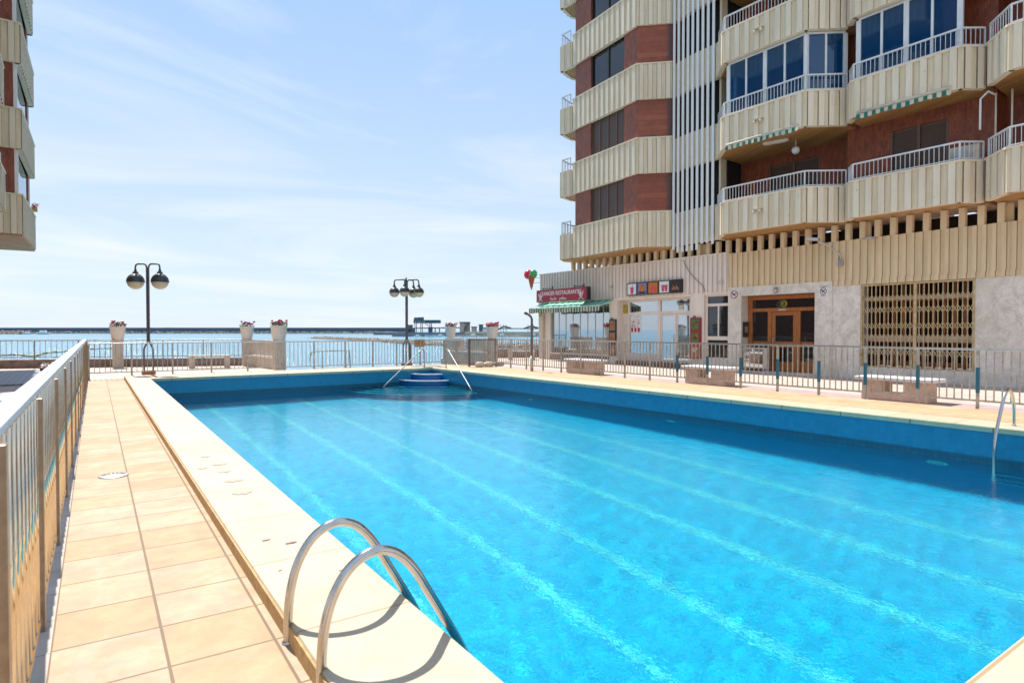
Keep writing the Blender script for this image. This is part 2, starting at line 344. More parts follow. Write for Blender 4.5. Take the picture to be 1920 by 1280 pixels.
def sea_mat():
    m, t, p = newmat('sea_water')
    v = wpos(t, (1, 1, 1)); n = node(t, 'ShaderNodeTexNoise', Scale=.02, Detail=4.0); t.links.new(v, n.inputs[0])
    c = mixc(t, ramp(t, n.outputs[0], .35, .65), (.08, .23, .32), (.12, .3, .39)); t.links.new(c, p.inputs['Base Color'])
    p.inputs['Roughness'].default_value = .14; p.inputs['IOR'].default_value = 1.33
    v2 = wpos(t, (.5, .5, 1), R(20)); w1 = node(t, 'ShaderNodeTexNoise', Scale=.55, Detail=9.0, Roughness=.7, Distortion=.3); t.links.new(v2, w1.inputs[0])
    bn = node(t, 'ShaderNodeBump', Strength=.9, Distance=.7); t.links.new(w1.outputs[0], bn.inputs['Height']); t.links.new(bn.outputs[0], p.inputs['Normal'])
    return m
MT['sea'] = sea_mat()

# ------------------------------------------------------------ setting: ground, pool, sea
WZ = -.47; FZ = -2.5
def lx(y, x0=1.35, k=.0242): return x0 + k*y            # pool's left side leans slightly
XR, YN, YF = 10.9, 1.0, 20.75
def structure(o): o['kind'] = 'structure'; return o
def poly(name, pts, z, m, parent=None):
    return MB().add([(x, y, z) for x, y in pts], [tuple(range(len(pts)))]).build(name, m, parent)
# sheet of ground is cut round the pool: strips
wl = lx(0)-.62
structure(poly('sea', [(-9000, -200), (9000, -200), (9000, 12000), (-9000, 12000)], -3.0, MT['sea']))
pm0 = MB().prism([(-60, -60), (-60, 22.0), (.5, 22.0), (.5, -60)], -3.2, 0.0)
pm0.prism([(-60, 22.0), (-60, 40), (-14, 36.2), (6.4, 27.95), (6.4, 22.0)], -3.2, 0.0)
structure(pm0.build('promenade', MT['paving']))
structure(MB().prism([(-.19-.026*60, -60), (-.19+.026*22.6, 22.6), (0.9+.0242*22.6, 22.6), (lx(-60)-.58, -60)], -3.2, 0.004).build('walkway', MT['walk']))
structure(MB().prism([(13.1, -60), (13.1, 20.2), (15.2, 22.6), (15.35, 28.2), (60, 22), (60, -60)], -3.2, .05).build('pavement', MT['paving']))
structure(poly('pink_paving_strip', [(13.102, -20), (13.102, 19.9), (14.35, 20.5), (14.35, -20)], .054, MT['pink']))
# coping round the pool, top at .10
def ring(name, parts, m):
    mb = MB()
    for pts, z0, z1 in parts: mb.prism(pts, z0, z1)
    return structure(mb.build(name, m))
cop = MB()
cop.prism([(lx(-6)-.58, -6), (lx(YF+1.75)-.58, YF+1.75), (lx(YF)-.0, YF+1.75), (lx(YF), YF), (lx(YN), YN), (lx(-6), -6)], 0.02, .10)
cop.prism([(lx(YF), YF), (lx(YF), YF+1.75), (12.4, YF+1.75), (13.08, 20.1), (13.08, -6), (lx(-6), -6), (lx(YN), YN), (XR, YN), (XR, YF)], .02, .10)
co = structure(cop.build('pool_coping', MT['coping'], None, .012))
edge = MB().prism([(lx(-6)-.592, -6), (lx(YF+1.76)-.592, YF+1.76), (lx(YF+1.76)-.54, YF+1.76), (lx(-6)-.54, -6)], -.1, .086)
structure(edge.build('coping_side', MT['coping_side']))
structure(MB().prism([(11.6, -6), (11.6, 20.5), (12.2, 21.6), (12.45, 22.45), (13.07, 20.1), (13.07, -6)], .09, .104).build('pool_deck', MT['deck']))
# pool shell
sh = MB()
t_ = .3
sh.prism([(lx(YN)-t_, YN-t_), (lx(YN), YN), (lx(YF), YF), (lx(YF)-t_, YF+t_)], FZ-.2, .02)
sh.prism([(lx(YF)-t_, YF+t_), (lx(YF), YF), (XR, YF), (XR+t_, YF+t_)], FZ-.2, .02)
sh.prism([(XR+t_, YF+t_), (XR, YF), (XR, YN), (XR+t_, YN-t_)], FZ-.2, .02)
sh.prism([(XR+t_, YN-t_), (XR, YN), (lx(YN), YN), (lx(YN)-t_, YN-t_)], FZ-.2, .02)
structure(sh.build('pool_walls', MT['pool_wall']))
structure(MB().prism([(lx(YN)-.1, YN-.1), (XR+.1, YN-.1), (XR+.1, YF+.1), (lx(YF)-.1, YF+.1)], FZ-.3, FZ).build('pool_floor', MT['pool_floor']))
# lip band under the coping and a darker, slightly raised band at the waterline
lip = MB(); wband = MB()
for (a, b, nx, ny) in (((lx(YF), YF), (XR, YF), 0, -1), ((XR, YF), (XR, YN), -1, 0)):
    for mb, o_, z0, z1 in ((lip, .03, .018, .088), (wband, .012, WZ-.02, WZ+.11)):
        mb.prism([(a[0], a[1]+.01*-ny), (b[0]+.01*-nx, b[1]), (b[0]+nx*o_, b[1]+ny*o_), (a[0]+nx*o_, a[1]+ny*o_)], z0, z1)
structure(lip.build('coping_lip', MT['lip'])); structure(wband.build('waterline_band', MT['band_dark']))
for x, k in ((2.71, .0265), (3.98, .028), (5.0, .045), (6.38, .045), (7.6, .048), (8.87, .05)):
    structure(MB().prism([(x-.05+k*YN, YN+.02), (x+.05+k*YN, YN+.02), (x+.05+k*(YF-.4), YF-.4), (x-.05+k*(YF-.4), YF-.4)], FZ+.002, FZ+.006).build('lane_line', MT['pool_line']))
# corner steps: quarter rounds
def quarter(r, z0, z1, c=(XR+.02, YF+.02)):
    n = 24; pts = [c] + [(c[0]-r*math.cos(a), c[1]-r*math.sin(a)) for a in [math.pi/2*i/n for i in range(n+1)]]
    return MB().prism(pts, z0, z1)
st = empty('corner_steps', (XR, YF, FZ), 'blue rounded steps with pale nosings going down into the far corner of the pool', 'pool steps')
for i, r in enumerate((.85, 1.3, 1.75, 2.15, 2.55, 2.95, 3.3)):
    z1 = -.08 - i*.2
    o = quarter(r, FZ if i == 6 else z1-.24, z1-.02).build('step', MT['pool_wall' if i > 4 else 'steps'], st)
    n = 24; c_ = (XR+.02, YF+.02); A_ = [math.pi/2*j/n for j in range(n+1)]
    MB().prism([(c_[0]-(r+.02)*math.cos(a), c_[1]-(r+.02)*math.sin(a)) for a in A_]+[(c_[0]-(r-.07)*math.cos(a), c_[1]-(r-.07)*math.sin(a)) for a in A_[::-1]], z1-.03, z1+.003).build('nosing', MT['white'] if i < 2 else MT['pool_line'], o)
# water surface
wn_ = bpy.data.meshes.new('w')
# real ripples: the refracted sun draws its own caustic net on the floor
import numpy as np
nx_, ny_ = 250, 500
TX, TY = np.meshgrid(np.linspace(0, 1, nx_), np.linspace(0, 1, ny_))
PY = YN + TY*(YF-YN); PX = lx(PY) + TX*(XR-lx(PY)); PZ = np.full_like(PX, WZ)
rg = np.random.RandomState(5)
for lam, amp, cnt in ((1.7, .0004, 5), (.7, .0002, 9), (.38, .00019, 14), (.22, .00016, 18)):
    for q in range(cnt):
        th = rg.uniform(0, 6.2832) if lam < 1.5 else rg.normal(1.2, .6); l_ = lam*rg.uniform(.75, 1.3)
        PZ += amp*rg.uniform(.5, 1)*np.sin((PX*np.cos(th)+PY*np.sin(th))*6.2832/l_+rg.uniform(0, 6.28)+.8*np.sin(PX*.7+PY*.45+q))
me_ = bpy.data.meshes.new('pool_water')
vv = np.stack([PX, PY, PZ], -1).reshape(-1, 3)
ii = (np.arange(ny_-1)[:, None]*nx_+np.arange(nx_-1)[None, :]).reshape(-1)
ff = np.stack([ii, ii+1, ii+nx_+1, ii+nx_], -1)
me_.from_pydata(vv.tolist(), [], ff.tolist()); me_.update(); me_.polygons.foreach_set('use_smooth', [True]*len(me_.polygons))
wat = bpy.data.objects.new('pool_water', me_); COL.objects.link(wat); me_.materials.append(MT['water']); structure(wat)
wat.cycles.is_caustics_caster = True
for o in COL.objects:
    if o.name.startswith(('pool_floor', 'lane_line', 'step', 'nosing', 'pool_walls')): o.cycles.is_caustics_receiver = True
sd.cycles.is_caustics_light = True

# ------------------------------------------------------------ fences
def lerp(a, b, t): return tuple(a[i]+(b[i]-a[i])*t for i in range(len(a)))
def fence(name, label, a, b, ground, zb, zt, bays, nb, m_post, m_rail, m_bar, railw=.06, capoff=0.0, postw=.045, barw=.016, cap=False, teal=None, cat='fence', group=None, posts=None, split=None, flat=False):
    """a, b: ends of the line; nb bars in each bay; every post, rail and bar is a mesh of its own"""
    f = empty(name, (a[0], a[1], ground), label, cat, group)
    d = Vector((b[0]-a[0], b[1]-a[1], 0)); ln = d.length; u = d.normalized(); perp = Vector((-u.y, u.x, 0))
    A = Vector((a[0], a[1], 0)); ts = posts or [i/bays for i in range(bays+1)]
    if cap:
        MB().bar(A+perp*capoff+Vector((0, 0, zt-.015))-u*.03, A+d+perp*capoff+Vector((0, 0, zt-.015))+u*.03, railw, .03).build('top_rail', m_rail, f, .004)
    else:
        MB().bar(A+Vector((0, 0, zt-.02)), A+d+Vector((0, 0, zt-.02)), railw, .04).build('top_rail', m_rail, f, .006)
    MB().bar(A+Vector((0, 0, zb)), A+d+Vector((0, 0, zb)), .03, .03).build('bottom_rail', m_bar, f)
    pm = MB().bar((0, 0, ground-.02), (0, 0, zt-.04), postw, postw, u).build('post', m_post, f, .003)
    tm = None
    for i, t in enumerate(ts):
        p = A + d*t
        o = pm if i == 0 else pm.copy()
        if i: COL.objects.link(o)
        o.location = p
        if teal and i >= teal[0]:
            z0, z1 = .38, .83
            q = MB().bar(p+Vector((0, 0, z0)), p+Vector((0, 0, z1)), postw+.005, postw+.005, u).build('painted_sleeve', MT['teal_post'], o)
            q.matrix_parent_inverse = Matrix.Translation(-p)
    bars = []
    for i in range(len(ts)-1):
        for k in range(1, nb+1): bars.append(ts[i]+(ts[i+1]-ts[i])*k/(nb+1))
    bars = [A+d*t for t in bars]
    bars.sort(key=lambda p: p.length)
    bm_ = None
    for p in bars[:98]:
        if bm_ is None:
            bm_ = (MB().tube([(0, 0, zb), (0, 0, zt-.03)], barw*.56, 12) if flat else MB().bar((0, 0, zb), (0, 0, zt-.03), barw, barw, u)).build('baluster', m_bar, f); o = bm_
        else: o = bm_.copy(); COL.objects.link(o)
        o.location = p
    if bars[98:]:
        mb = MB()
        for p in bars[98:]: mb.bar(p+Vector((0, 0, zb)), p+Vector((0, 0, zt-.03)), barw, barw, u)
        mb.build('more_balusters', m_bar, f)['kind'] = 'stuff'
    return f
def fl(y): return (-.25+.0270*y, y)
fence('walkway_fence', 'tall polished metal fence with flat cap rail along the left edge of the walkway', fl(-.6), fl(23.4), 0, .09, 1.2, 16, 9,
      MT['post_warm'], MT['cap'], MT['mirror_bar'], railw=.085, capoff=.042, postw=.05, barw=.022, cap=True, flat=True)
fence('pool_fence', 'low tubular fence behind the far end of the pool, before the sea', (.42, 22.72), (12.35, 22.45), 0, .2, 1.1, 11, 7,
      MT['fence_old'], MT['fence'], MT['fence_old'], railw=.04, postw=.05, barw=.018, posts=[(x-.42)/11.93 for x in (.42, 1.52, 2.64, 3.77, 4.89, 6.0, 7.13, 8.27, 9.34, 10.3, 11.3, 12.35)])
fence('pool_fence', 'long fence with teal painted posts between the pool and the building', (13.2, 19.9), (13.2, 1.5), .1, .24, 1.17, 19, 7,
      MT['fence_old'], MT['fence'], MT['fence_old'], railw=.035, postw=.045, barw=.018, teal=(9,))
fence('pool_fence', 'short fence with close dark bars between far fence and mesh gate', (12.35, 22.4), (12.3, 20.4), .05, .2, 1.12, 2, 9,
      MT['fence_old'], MT['fence'], MT['fence_old'], railw=.04, postw=.055, barw=.018)
g = empty('fence_gate', (12.25, 20.3, .05), 'dark framed mesh gate leaf propped at the far corner of the fences', 'gate')
for x in (12.25, 13.45): MB().bar((x, 20.3, .06), (x, 20.3, 1.16), .06, .06).build('gate_post', MT['lamp_purple'], g)
MB().bar((12.25, 20.3, 1.13), (13.45, 20.3, 1.13), .04, .04).build('top_bar', MT['lamp_purple'], g)
MB().bar((12.25, 20.3, .2), (13.45, 20.3, .2), .04, .04).build('bottom_bar', MT['lamp_purple'], g)
for i in range(14):
    x = 12.25+1.2*(i+1)/15
    MB().bar((x, 20.3, .2), (x, 20.3, 1.13), .035, .02).build('slat', MT['fence_old'], g)
for i, (x, y, r) in enumerate(((12.55, 20.05, .17), (12.95, 20.02, .2), (13.4, 20.0, .21))):
    prof = [(r*.55, 0), (r*.95, .03), (r, .09), (r*.93, .15), (r*.6, .19), (.01, .2)]
    tag(MB().lathe((x, y, .1), prof, 14).build('stone_weight', MT['concrete']), ('round pale stone weight at the left foot of the mesh gate', 'middle one of three round stones under the mesh gate', 'round pale stone weight at the right foot of the mesh gate')[i], 'stone', 'stone weights under the gate')
tag(MB().box(11.08, 11.52, 22.5, 22.52, .82, 1.12).build('hanging_board', MT['tan'], None, .004), 'tan brown board hanging from the far fence beside the four globe lamp', 'board')

# ------------------------------------------------------------ ladders and hand rails
def smooth_path(pts, n=6):
    P = [Vector(p) for p in pts]; out = []
    for i in range(len(P)-1):
        p0 = P[max(i-1, 0)]; p1 = P[i]; p2 = P[i+1]; p3 = P[min(i+2, len(P)-1)]
        for k in range(n):
            t = k/n
            out.append(.5*((2*p1)+(p2-p0)*t+(2*p0-5*p1+4*p2-p3)*t*t+(3*p1-p0-3*p2+p3)*t**3))
    out.append(P[-1]); return out
def ladder(y0, gap, sgn, x0, label):
    """sgn=+1: pool towards +X"""
    t = empty('pool_ladder', (x0, y0, 0), label, 'pool ladder')
    prof = [(0, -.02), (0, .12), (.012, .25), (.045, .37), (.105, .47), (.18, .525), (.26, .54), (.345, .505), (.42, .425), (.49, .31), (.56, .19), (.63, .07), (.69, -.05), (.73, -.2), (.745, -.4), (.75, -.8), (.75, -1.25)]
    for y in (y0, y0-gap):
        pts = smooth_path([(x0+sgn*a, y, b+(.1 if sgn < 0 else 0)) for a, b in prof], 5)
        MB().tube(pts, .0215, 16).build('rail', MT['steel'], t)
        MB().lathe((x0, y, .0 if sgn > 0 else .1), [(.03, 0), (.03, .012), (.023, .016)], 16).build('foot_ring', MT['steel'], t)
    for z in (-.58, -.88, -1.14):
        MB().box(min(x0+sgn*.7, x0+sgn*.78), max(x0+sgn*.7, x0+sgn*.78), y0-gap, y0, z-.012, z+.012).build('tread', MT['steel'], t)
ladder(3.06, .49, 1, .835, 'bent steel pool ladder standing close by on the left coping beside the walkway')
ladder(3.3, .5, -1, 11.25, 'steel pool ladder on the far side of the pool at the right edge')
def handrail(label, p, q, post):
    t = empty('hand_rail', (post[0], post[1], 0), label, 'hand rail', 'hand rails at the corner steps')
    a = Vector(p); b = Vector(q); c = Vector(post)
    d = (b-a); d.normalize()
    pts = [c, c+Vector((0, 0, .45)), c+Vector((0, 0, .58)), c+Vector((d.x*.06, d.y*.06, .69)), a, lerp(a, b, .12)]
    pts = smooth_path(pts, 4) + [lerp(a, b, k/6) for k in range(1, 7)]
    MB().tube([Vector(v) for v in pts], .019, 12).build('rail_tube', MT['rail_dark'], t)
    MB().lathe((c.x, c.y, .1), [(.05, 0), (.05, .012), (.025, .02)], 16).build('base_flange', MT['steel'], t)
handrail('sloping steel hand rail left of the corner steps, running down into the pool', (10.5, 20.8, .76), (8.7, 20.35, -.58), (10.72, 20.98, .09))
handrail('sloping steel hand rail right of the corner steps, close to the right pool wall', (11.08, 19.8, .76), (10.62, 17.3, -.58), (11.15, 20.1, .09))

# ------------------------------------------------------------ lamps
def lamp(name, label, x, y, h, arms, rg, cat='street lamp', fork=True, ax=0.0):
    t = empty(name, (x, y, 0), label, cat, 'globe lamps behind the pool')
    MB().box(x-.19, x+.19, y-.12, y+.12, .0, .2).build('base_block', MT['rust'], t, .01)
    n = len(arms)
    for i, (ang, reach) in enumerate(arms):
        c, s = math.cos(ang), math.sin(ang)
        o = .028; lo = .145
        pts = [(x+c*lo, y+s*lo, .15), (x+c*lo, y+s*lo, .86), (x+c*(lo-.02), y+s*(lo-.02), .93), (x+c*(o+.03), y+s*(o+.03), 1.06), (x+c*o, y+s*o, 1.14), (x+c*o, y+s*o, h-.12), (x+c*(o+.02), y+s*(o+.02), h-.05), (x+c*.1, y+s*.1, h)]
        pts += [(x+c*(reach-.08), y+s*(reach-.08), h), (x+c*(reach-.02), y+s*(reach-.02), h-.03), (x+c*reach, y+s*reach, h-.1), (x+c*reach, y+s*reach, h-.2)]
        MB().tube(pts, .027, 10).build('tube', MT['lamp_purple'] , t)
        zc = h-.2-.1-rg
        hd = empty('lamp_head', (0, 0, 0)); COL.objects.unlink(hd); bpy.data.objects.remove(hd)
        cap = [(.04, rg+.12), (.045, rg+.06), (rg*.32, rg+.04), (rg*.34, rg*.96)] + [(rg*1.01*math.cos(a), rg*1.01*math.sin(a)) for a in [R(68-k*6.8) for k in range(0, 11)]] + [(rg*1.035, -.0), (rg*1.035, -.02), (rg*.98, -.02)]
        hood = MB().lathe((x+c*reach, y+s*reach, zc), cap, 24).build('hood', MT['lamp_dark'], t)
        MB().lathe((x+c*reach, y+s*reach, zc), [(rg*.97*math.cos(a), rg*.97*math.sin(a)) for a in [R(-2-k*8) for k in range(11)]]+[(.01, -rg*.97)], 24).build('globe', MT['globe'], t)
    MB().box(x-.05, x+.05, y-.05, y+.05, h-.42, h-.36).build('clamp', MT['lamp_purple'], t)
    if n == 4: MB().tube([(x, y, h-.1), (x, y, h+.05), (x-.03, y, h+.09)], .022, 8).build('finial', MT['lamp_dark'], t)
ca = R(-35)
lamp('globe_lamp', 'two globe lamp with dark hoods at the far left corner of the pool', 2.02, 23.2, 3.6, [(ca+math.pi, .39), (ca, .39)], .26)
lamp('globe_lamp', 'four globe lamp with dark hoods standing behind the far right end of the pool', 11.02, 23.1, 3.5, [(ca+math.pi, .49), (ca, .49), (ca-math.pi/2, .45), (ca+math.pi/2-.5, .45)], .205)
t = empty('shower_post', (12.72, 17.0, .1), 'slim outdoor shower post with a short bent head near the pool corner', 'shower')
MB().tube([(12.72, 17, .1), (12.72, 17, 1.86), (12.68, 17.03, 1.96), (12.6, 17.07, 2.02), (12.55, 17.1, 2.06)], .04, 12).build('pipe', MT['lamp_purple'], t)
MB().tube([(12.56, 17.1, 2.09), (12.52, 17.12, 2.02)], .05, 12).build('shower_head', MT['lamp_dark'], t)
MB().tube([(12.72, 17, .1), (12.72, 17, .62)], .055, 12).build('sleeve', MT['fence_old'], t)

# ------------------------------------------------------------ sea wall, pillars, pots, benches
def wall(label, a, b, th, z0, z1, m, name='sea_wall'):
    d = (Vector(b)-Vector(a)).normalized(); n = Vector((-d.y, d.x))*th
    o = MB().prism([a, b, (b[0]+n.x, b[1]+n.y), (a[0]+n.x, a[1]+n.y)], z0, z1).build(name, m, None, .01)
    return tag(o, label, 'wall')
SA, SB = (-14, 35.6), (6.0, 28.05)
wall('low rough brown sea wall along the far edge of the left promenade', SA, SB, .3, -.05, .33, MT['wall_low'])
fence('sea_railing', 'thin dark railing above the low brown sea wall on the left promenade', (SA[0]+.05, SA[1]+.15), (SB[0]-.1, SB[1]+.15), .3, .42, 1.1, 14, 7,
      MT['fence_old'], MT['fence'], MT['fence_old'], railw=.05, postw=.045, barw=.014)
RA, RB = (15.5, 27.6), (40, 21.5)
wall('low rough brown sea wall on the right promenade beside the restaurant', RA, RB, .3, 0, .5, MT['wall_low'])
fence('sea_railing', 'pale railing above the low brown sea wall beside the restaurant', (RA[0]+.1, RA[1]+.12), (RB[0], RB[1]+.12), .48, .55, 1.22, 18, 7,
      MT['fence_old'], MT['fence'], MT['fence_old'], railw=.05, postw=.04, barw=.016)
def pillar(x, y, label, h=1.1, w_=.36):
    p = empty('pillar', (x, y, 0), label, 'pillar', 'cream concrete pillars carrying flower pots')
    MB().box(x-w_/2, x+w_/2, y-w_/2, y+w_/2, -.02, h-.06).build('shaft', MT['concrete'], p, .012)
    MB().box(x-w_/2-.03, x+w_/2+.03, y-w_/2-.03, y+w_/2+.03, h-.061, h).build('cap', MT['concrete'], p, .01)
def pot(x, y, z, label, kind, r=.27, h=.54, dens=1.0, seed=1):
    rr = random.Random(seed)
    p = empty('flower_pot', (x, y, z), label, 'flower pot', 'white flower pots on pillars')
    MB().lathe((x, y, z), [(r*.72, 0), (r*.74, .02), (r*.98, h-.06), (r*1.03, h-.055), (r*1.04, h), (r*.93, h), (r*.9, h-.04), (.01, h-.05)], 28).build('pot', MT['pot'], p)
    lf = MB()
    for i in range(int(330*dens)):
        a = rr.uniform(0, 6.28); q = r*1.05*math.sqrt(rr.random()); zz_ = z+h-.03+rr.random()**1.4*.2*(1.2-.5*q/r)
        c = Vector((x+q*math.cos(a), y+q*math.sin(a), zz_)); s_ = rr.uniform(.018, .04)
        u = Vector((rr.gauss(0, 1), rr.gauss(0, 1), rr.gauss(0, .7))).normalized(); v = u.cross(Vector((rr.gauss(0, 1), rr.gauss(0, 1), rr.gauss(0, 1)))).normalized()
        lf.add([c-u*s_, c+v*s_*.7, c+u*s_, c-v*s_*.7], [(0, 1, 2, 3)])
    fo = lf.build('foliage', MT['leaf'], p)
    nf = {'sparse': 9, 'mid': 12, 'full': 26}[kind]
    for k in range(nf):
        a = rr.uniform(0, 6.28); q = r*1.15*math.sqrt(rr.random()); hz = z+h+rr.uniform(.05, .2 if kind != 'full' else .2)
        c = Vector((x+q*math.cos(a), y+q*math.sin(a), hz)); fb = MB()
        fb.tube([(x+q*.6*math.cos(a), y+q*.6*math.sin(a), z+h-.03), tuple(c)], .004, 4)
        for j in range(30):
            w2 = Vector((rr.gauss(0, 1), rr.gauss(0, 1), rr.gauss(0, .8))).normalized(); s_ = rr.uniform(.016, .03)
            c2 = c + w2*rr.uniform(.01, .055 if kind != 'full' else .075)
            v = w2.cross(Vector((0, 0, 1))).normalized() if abs(w2.z) < .95 else Vector((1, 0, 0)); u = w2.cross(v)
            fb.add([c2-u*s_, c2-v*s_, c2+u*s_, c2+v*s_], [(0, 1, 2, 3)])
        fb.build('blossom', MT[{'sparse': 'flower2', 'mid': ['flower', 'flower2', 'flower3'][k % 3], 'full': ['flower', 'flower3'][k % 4 == 0]}[kind]], p)
pillar(1.5, 29.3, 'cream pillar on the sea wall between the twin globe lamp and the walkway fence')
pot(1.5, 29.3, 1.1, 'white pot with pink and red geraniums on the leftmost pillar', 'mid', seed=3, r=.28)
pillar(5.98, 27.75, 'cream pillar at the corner where the sea wall meets the solid parapet, left of its twin')
pot(5.98, 27.75, 1.1, 'white pot with a few purple flowers on the sea wall corner pillar', 'sparse', seed=5, dens=.7, r=.27)
pillar(6.35, 24.25, 'cream pillar at the near end of the solid parapet behind the far fence', w_=.4)
pot(6.35, 24.25, 1.1, 'wide white pot with mauve and orange flowers on the near parapet pillar', 'mid', seed=8, r=.3, h=.56)
pillar(15.35, 27.2, 'cream pillar right of the four globe lamp, behind the short fence return')
pot(15.35, 27.2, 1.1, 'white pot with low red flowers right of the four globe lamp', 'mid', seed=11, dens=1.1)
pillar(15.7, 24.0, 'cream pillar behind the mesh gate')
pot(15.7, 24.0, 1.1, 'white pot overflowing with crimson flowers above the mesh gate', 'full', seed=13, dens=1.1, r=.28)
def parapet(label, a, b, gap=None):
    p = empty('parapet', (a[0], a[1], 0), label, 'parapet wall')
    d = (Vector(b)-Vector(a)); u = d.normalized(); n = Vector((-u.y, u.x))*.16
    def seg(t0, t1, z0, z1, nm, m, e=0):
        p0 = Vector(a)+d*t0; p1 = Vector(a)+d*t1; n2 = n*(1+e)
        MB().prism([tuple(p0-n*e), tuple(p1-n*e), tuple(p1+n2), tuple(p0+n2)], z0, z1).build(nm, m, p, .008)
    seg(0, 1, -.02, .42, 'lower_wall', MT['concrete'], .2)
    seg(0, 1, .421, .5, 'ledge', MT['white_stone'], .5)
    for t0, t1 in ([(0, 1)] if not gap else [(0, gap[0]), (gap[1], 1)]): seg(t0, t1, .501, 1.1, 'panel', MT['concrete'])
parapet('solid cream parapet with a white ledge joining the two left flower pot pillars', (5.95, 27.55), (6.3, 24.45))
parapet('cream parapet in two panels joining the two right flower pot pillars', (15.5, 24.2), (15.2, 27.0), (.45, .62))
def sea_bench(x, y, ang, label, L_=1.45):
    b = empty('bench', (x, y, 0), label, 'bench', 'pale stone benches')
    c, s = math.cos(ang), math.sin(ang)
    def obb(u0, u1, v0, v1, z0, z1, nm, m):
        MB().prism([(x+c*u-s*v, y+s*u+c*v) for u, v in ((u0, v0), (u1, v0), (u1, v1), (u0, v1))], z0, z1).build(nm, m, b, .01)
    for u in (-L_/2+.1, L_/2-.1): obb(u-.1, u+.1, -.18, .18, -.01, .44, 'leg', MT['concrete'])
    obb(-L_/2, L_/2, -.22, .22, .441, .5, 'seat', MT['concrete'])
sea_bench(4.45, 27.1, R(-12), 'pale stone bench in front of the left sea wall, behind the far fence')
sea_bench(17.8, 24.6, R(-40), 'pale stone bench on the right promenade beyond the mesh gate', 1.3)
def deck_bench(x, y, L_, label):
    b = empty('bench', (x, y, .05), label, 'bench', 'white topped benches along the building')
    MB().box(x, x+.14, y-L_/2+.05, y+L_/2-.05, .06, .24).build('front_panel', MT['bench_wood'], b, .006)
    for s in (-1, 1):
        yc = y+s*(L_/2-.26)
        MB().box(x+.002, x+.48, yc-.2, yc+.2, .055, .46).build('leg', MT['bench_wood'], b, .012)
    MB().box(x-.05, x+.55, y-L_/2-.07, y+L_/2+.07, .461, .53).build('seat', MT['white_stone'], b, .015)
deck_bench(13.62, 6.0, 1.35, 'nearest of three white topped benches, before the folding grille')
deck_bench(13.62, 10.65, 1.35, 'middle white topped bench, before the wooden entrance door')
deck_bench(13.62, 15.6, 1.45, 'farthest of three white topped benches, before the shopfront of the restaurant')

br = empty('beach_stair_rail', (8.2, 24.3, 0), 'thin weathered hand rail of the beach stairs seen through the far fence', 'hand rail')
MB().tube(smooth_path([(7.55, 24.4, .3), (7.6, 24.4, .58), (7.8, 24.4, .66), (8.9, 24.25, .68), (9.05, 24.2, .6), (9.1, 24.2, -.6)], 4), .022, 8).build('rail_tube', MT['fence_old'], br)
for x in (8.0, 8.95): MB().tube([(x, 24.3, .66), (x, 24.3, -1.2)], .02, 8).build('post', MT['fence_old'], br)
for k, (y, lb) in enumerate(((4.15, 'round underwater lamp in the near part of the right pool wall'), (9.4, 'round underwater lamp in the middle of the right pool wall'), (14.6, 'round underwater lamp in the far part of the right pool wall'))):
    t = empty('pool_light', (XR, y, -.85), lb, 'pool light', 'underwater lamps in the right wall')
    for r0, r1, xo, mm2 in ((.11, .15, .02, 'steel'), (0, .109, .012, 'white')):
        v = []; n = 24
        for xx in (XR-xo, XR-.001):
            for q in range(n): v += [(xx, y+r0*math.cos(6.2832*q/n), -.85+r0*math.sin(6.2832*q/n)), (xx, y+r1*math.cos(6.2832*q/n), -.85+r1*math.sin(6.2832*q/n))]
        f = [(2*q, 2*q+1, 2*((q+1) % n)+1, 2*((q+1) % n)) for q in range(n)]+[(2*q+1, 2*n+2*q+1, 2*n+2*((q+1) % n)+1, 2*((q+1) % n)+1) for q in range(n)]
        MB().add(v, f).build('rim' if r0 else 'lens', MT[mm2], t)
# small things on the ground
dr = empty('drain_cover', (.34, 7.6, .004), 'small grey floor drain set in the joint of the walkway tiles', 'drain')
MB().lathe((.34, 7.6, 0), [(.135, 0), (.135, .011), (.125, .014), (.001, .014)], 28).build('plate', MT['silver'], dr)
for k in range(7):
    a = R(25+k*21.7); MB().bar((.34+.085*math.cos(a), 7.6+.085*math.sin(a), .0155), (.34+.115*math.cos(a), 7.6+.115*math.sin(a), .0155), .018, .002).build('slot', MT['black'], dr)
stain = mat('damp_stone', (.43, .35, .265), .45, 0, .1, 20)
rr = random.Random(4)
spots = [(1.2, 7.62, .06, .04), (1.25, 7.1, .075, .045), (1.07, 7.0, .05, .035), (1.23, 6.7, .065, .045), (1.22, 6.25, .085, .05), (1.19, 5.75, .08, .055)]
for i, (x, y, a, b) in enumerate(spots):
    n = 14; pts = [(x+a*math.cos(k*6.283/n)*rr.uniform(.75, 1.1), y+b*math.sin(k*6.283/n)*rr.uniform(.7, 1.2)*1.3) for k in range(n)]
    o = poly('wet_mark', pts, .1035, stain)
    tag(o, ('farthest small damp mark on the left pool coping', 'second damp mark from the far end of the row on the left coping', 'small damp mark set apart to the left in the row on the coping', 'damp mark in the middle of the row on the left coping', 'second nearest and longest damp mark on the left coping', 'nearest damp mark of the row on the left coping')[i], 'wet mark', 'wet marks on the coping')
sa = [(1.05, 4.35, .03), (1.17, 4.2, .04), (.98, 3.75, .015), (1.27, 3.55, .015)]
for x, y, a in sa:
    n = 10; o = poly('leaf_litter', [(x+a*math.cos(k*6.283/n), y+a*.35*math.sin(k*6.283/n)*rr.uniform(.6, 1.3)) for k in range(n)], .104, MT['shutter_frame'])
    tag(o, 'dark fleck of dry leaf on the coping by the near ladder', 'dry leaf', 'dry leaf flecks')
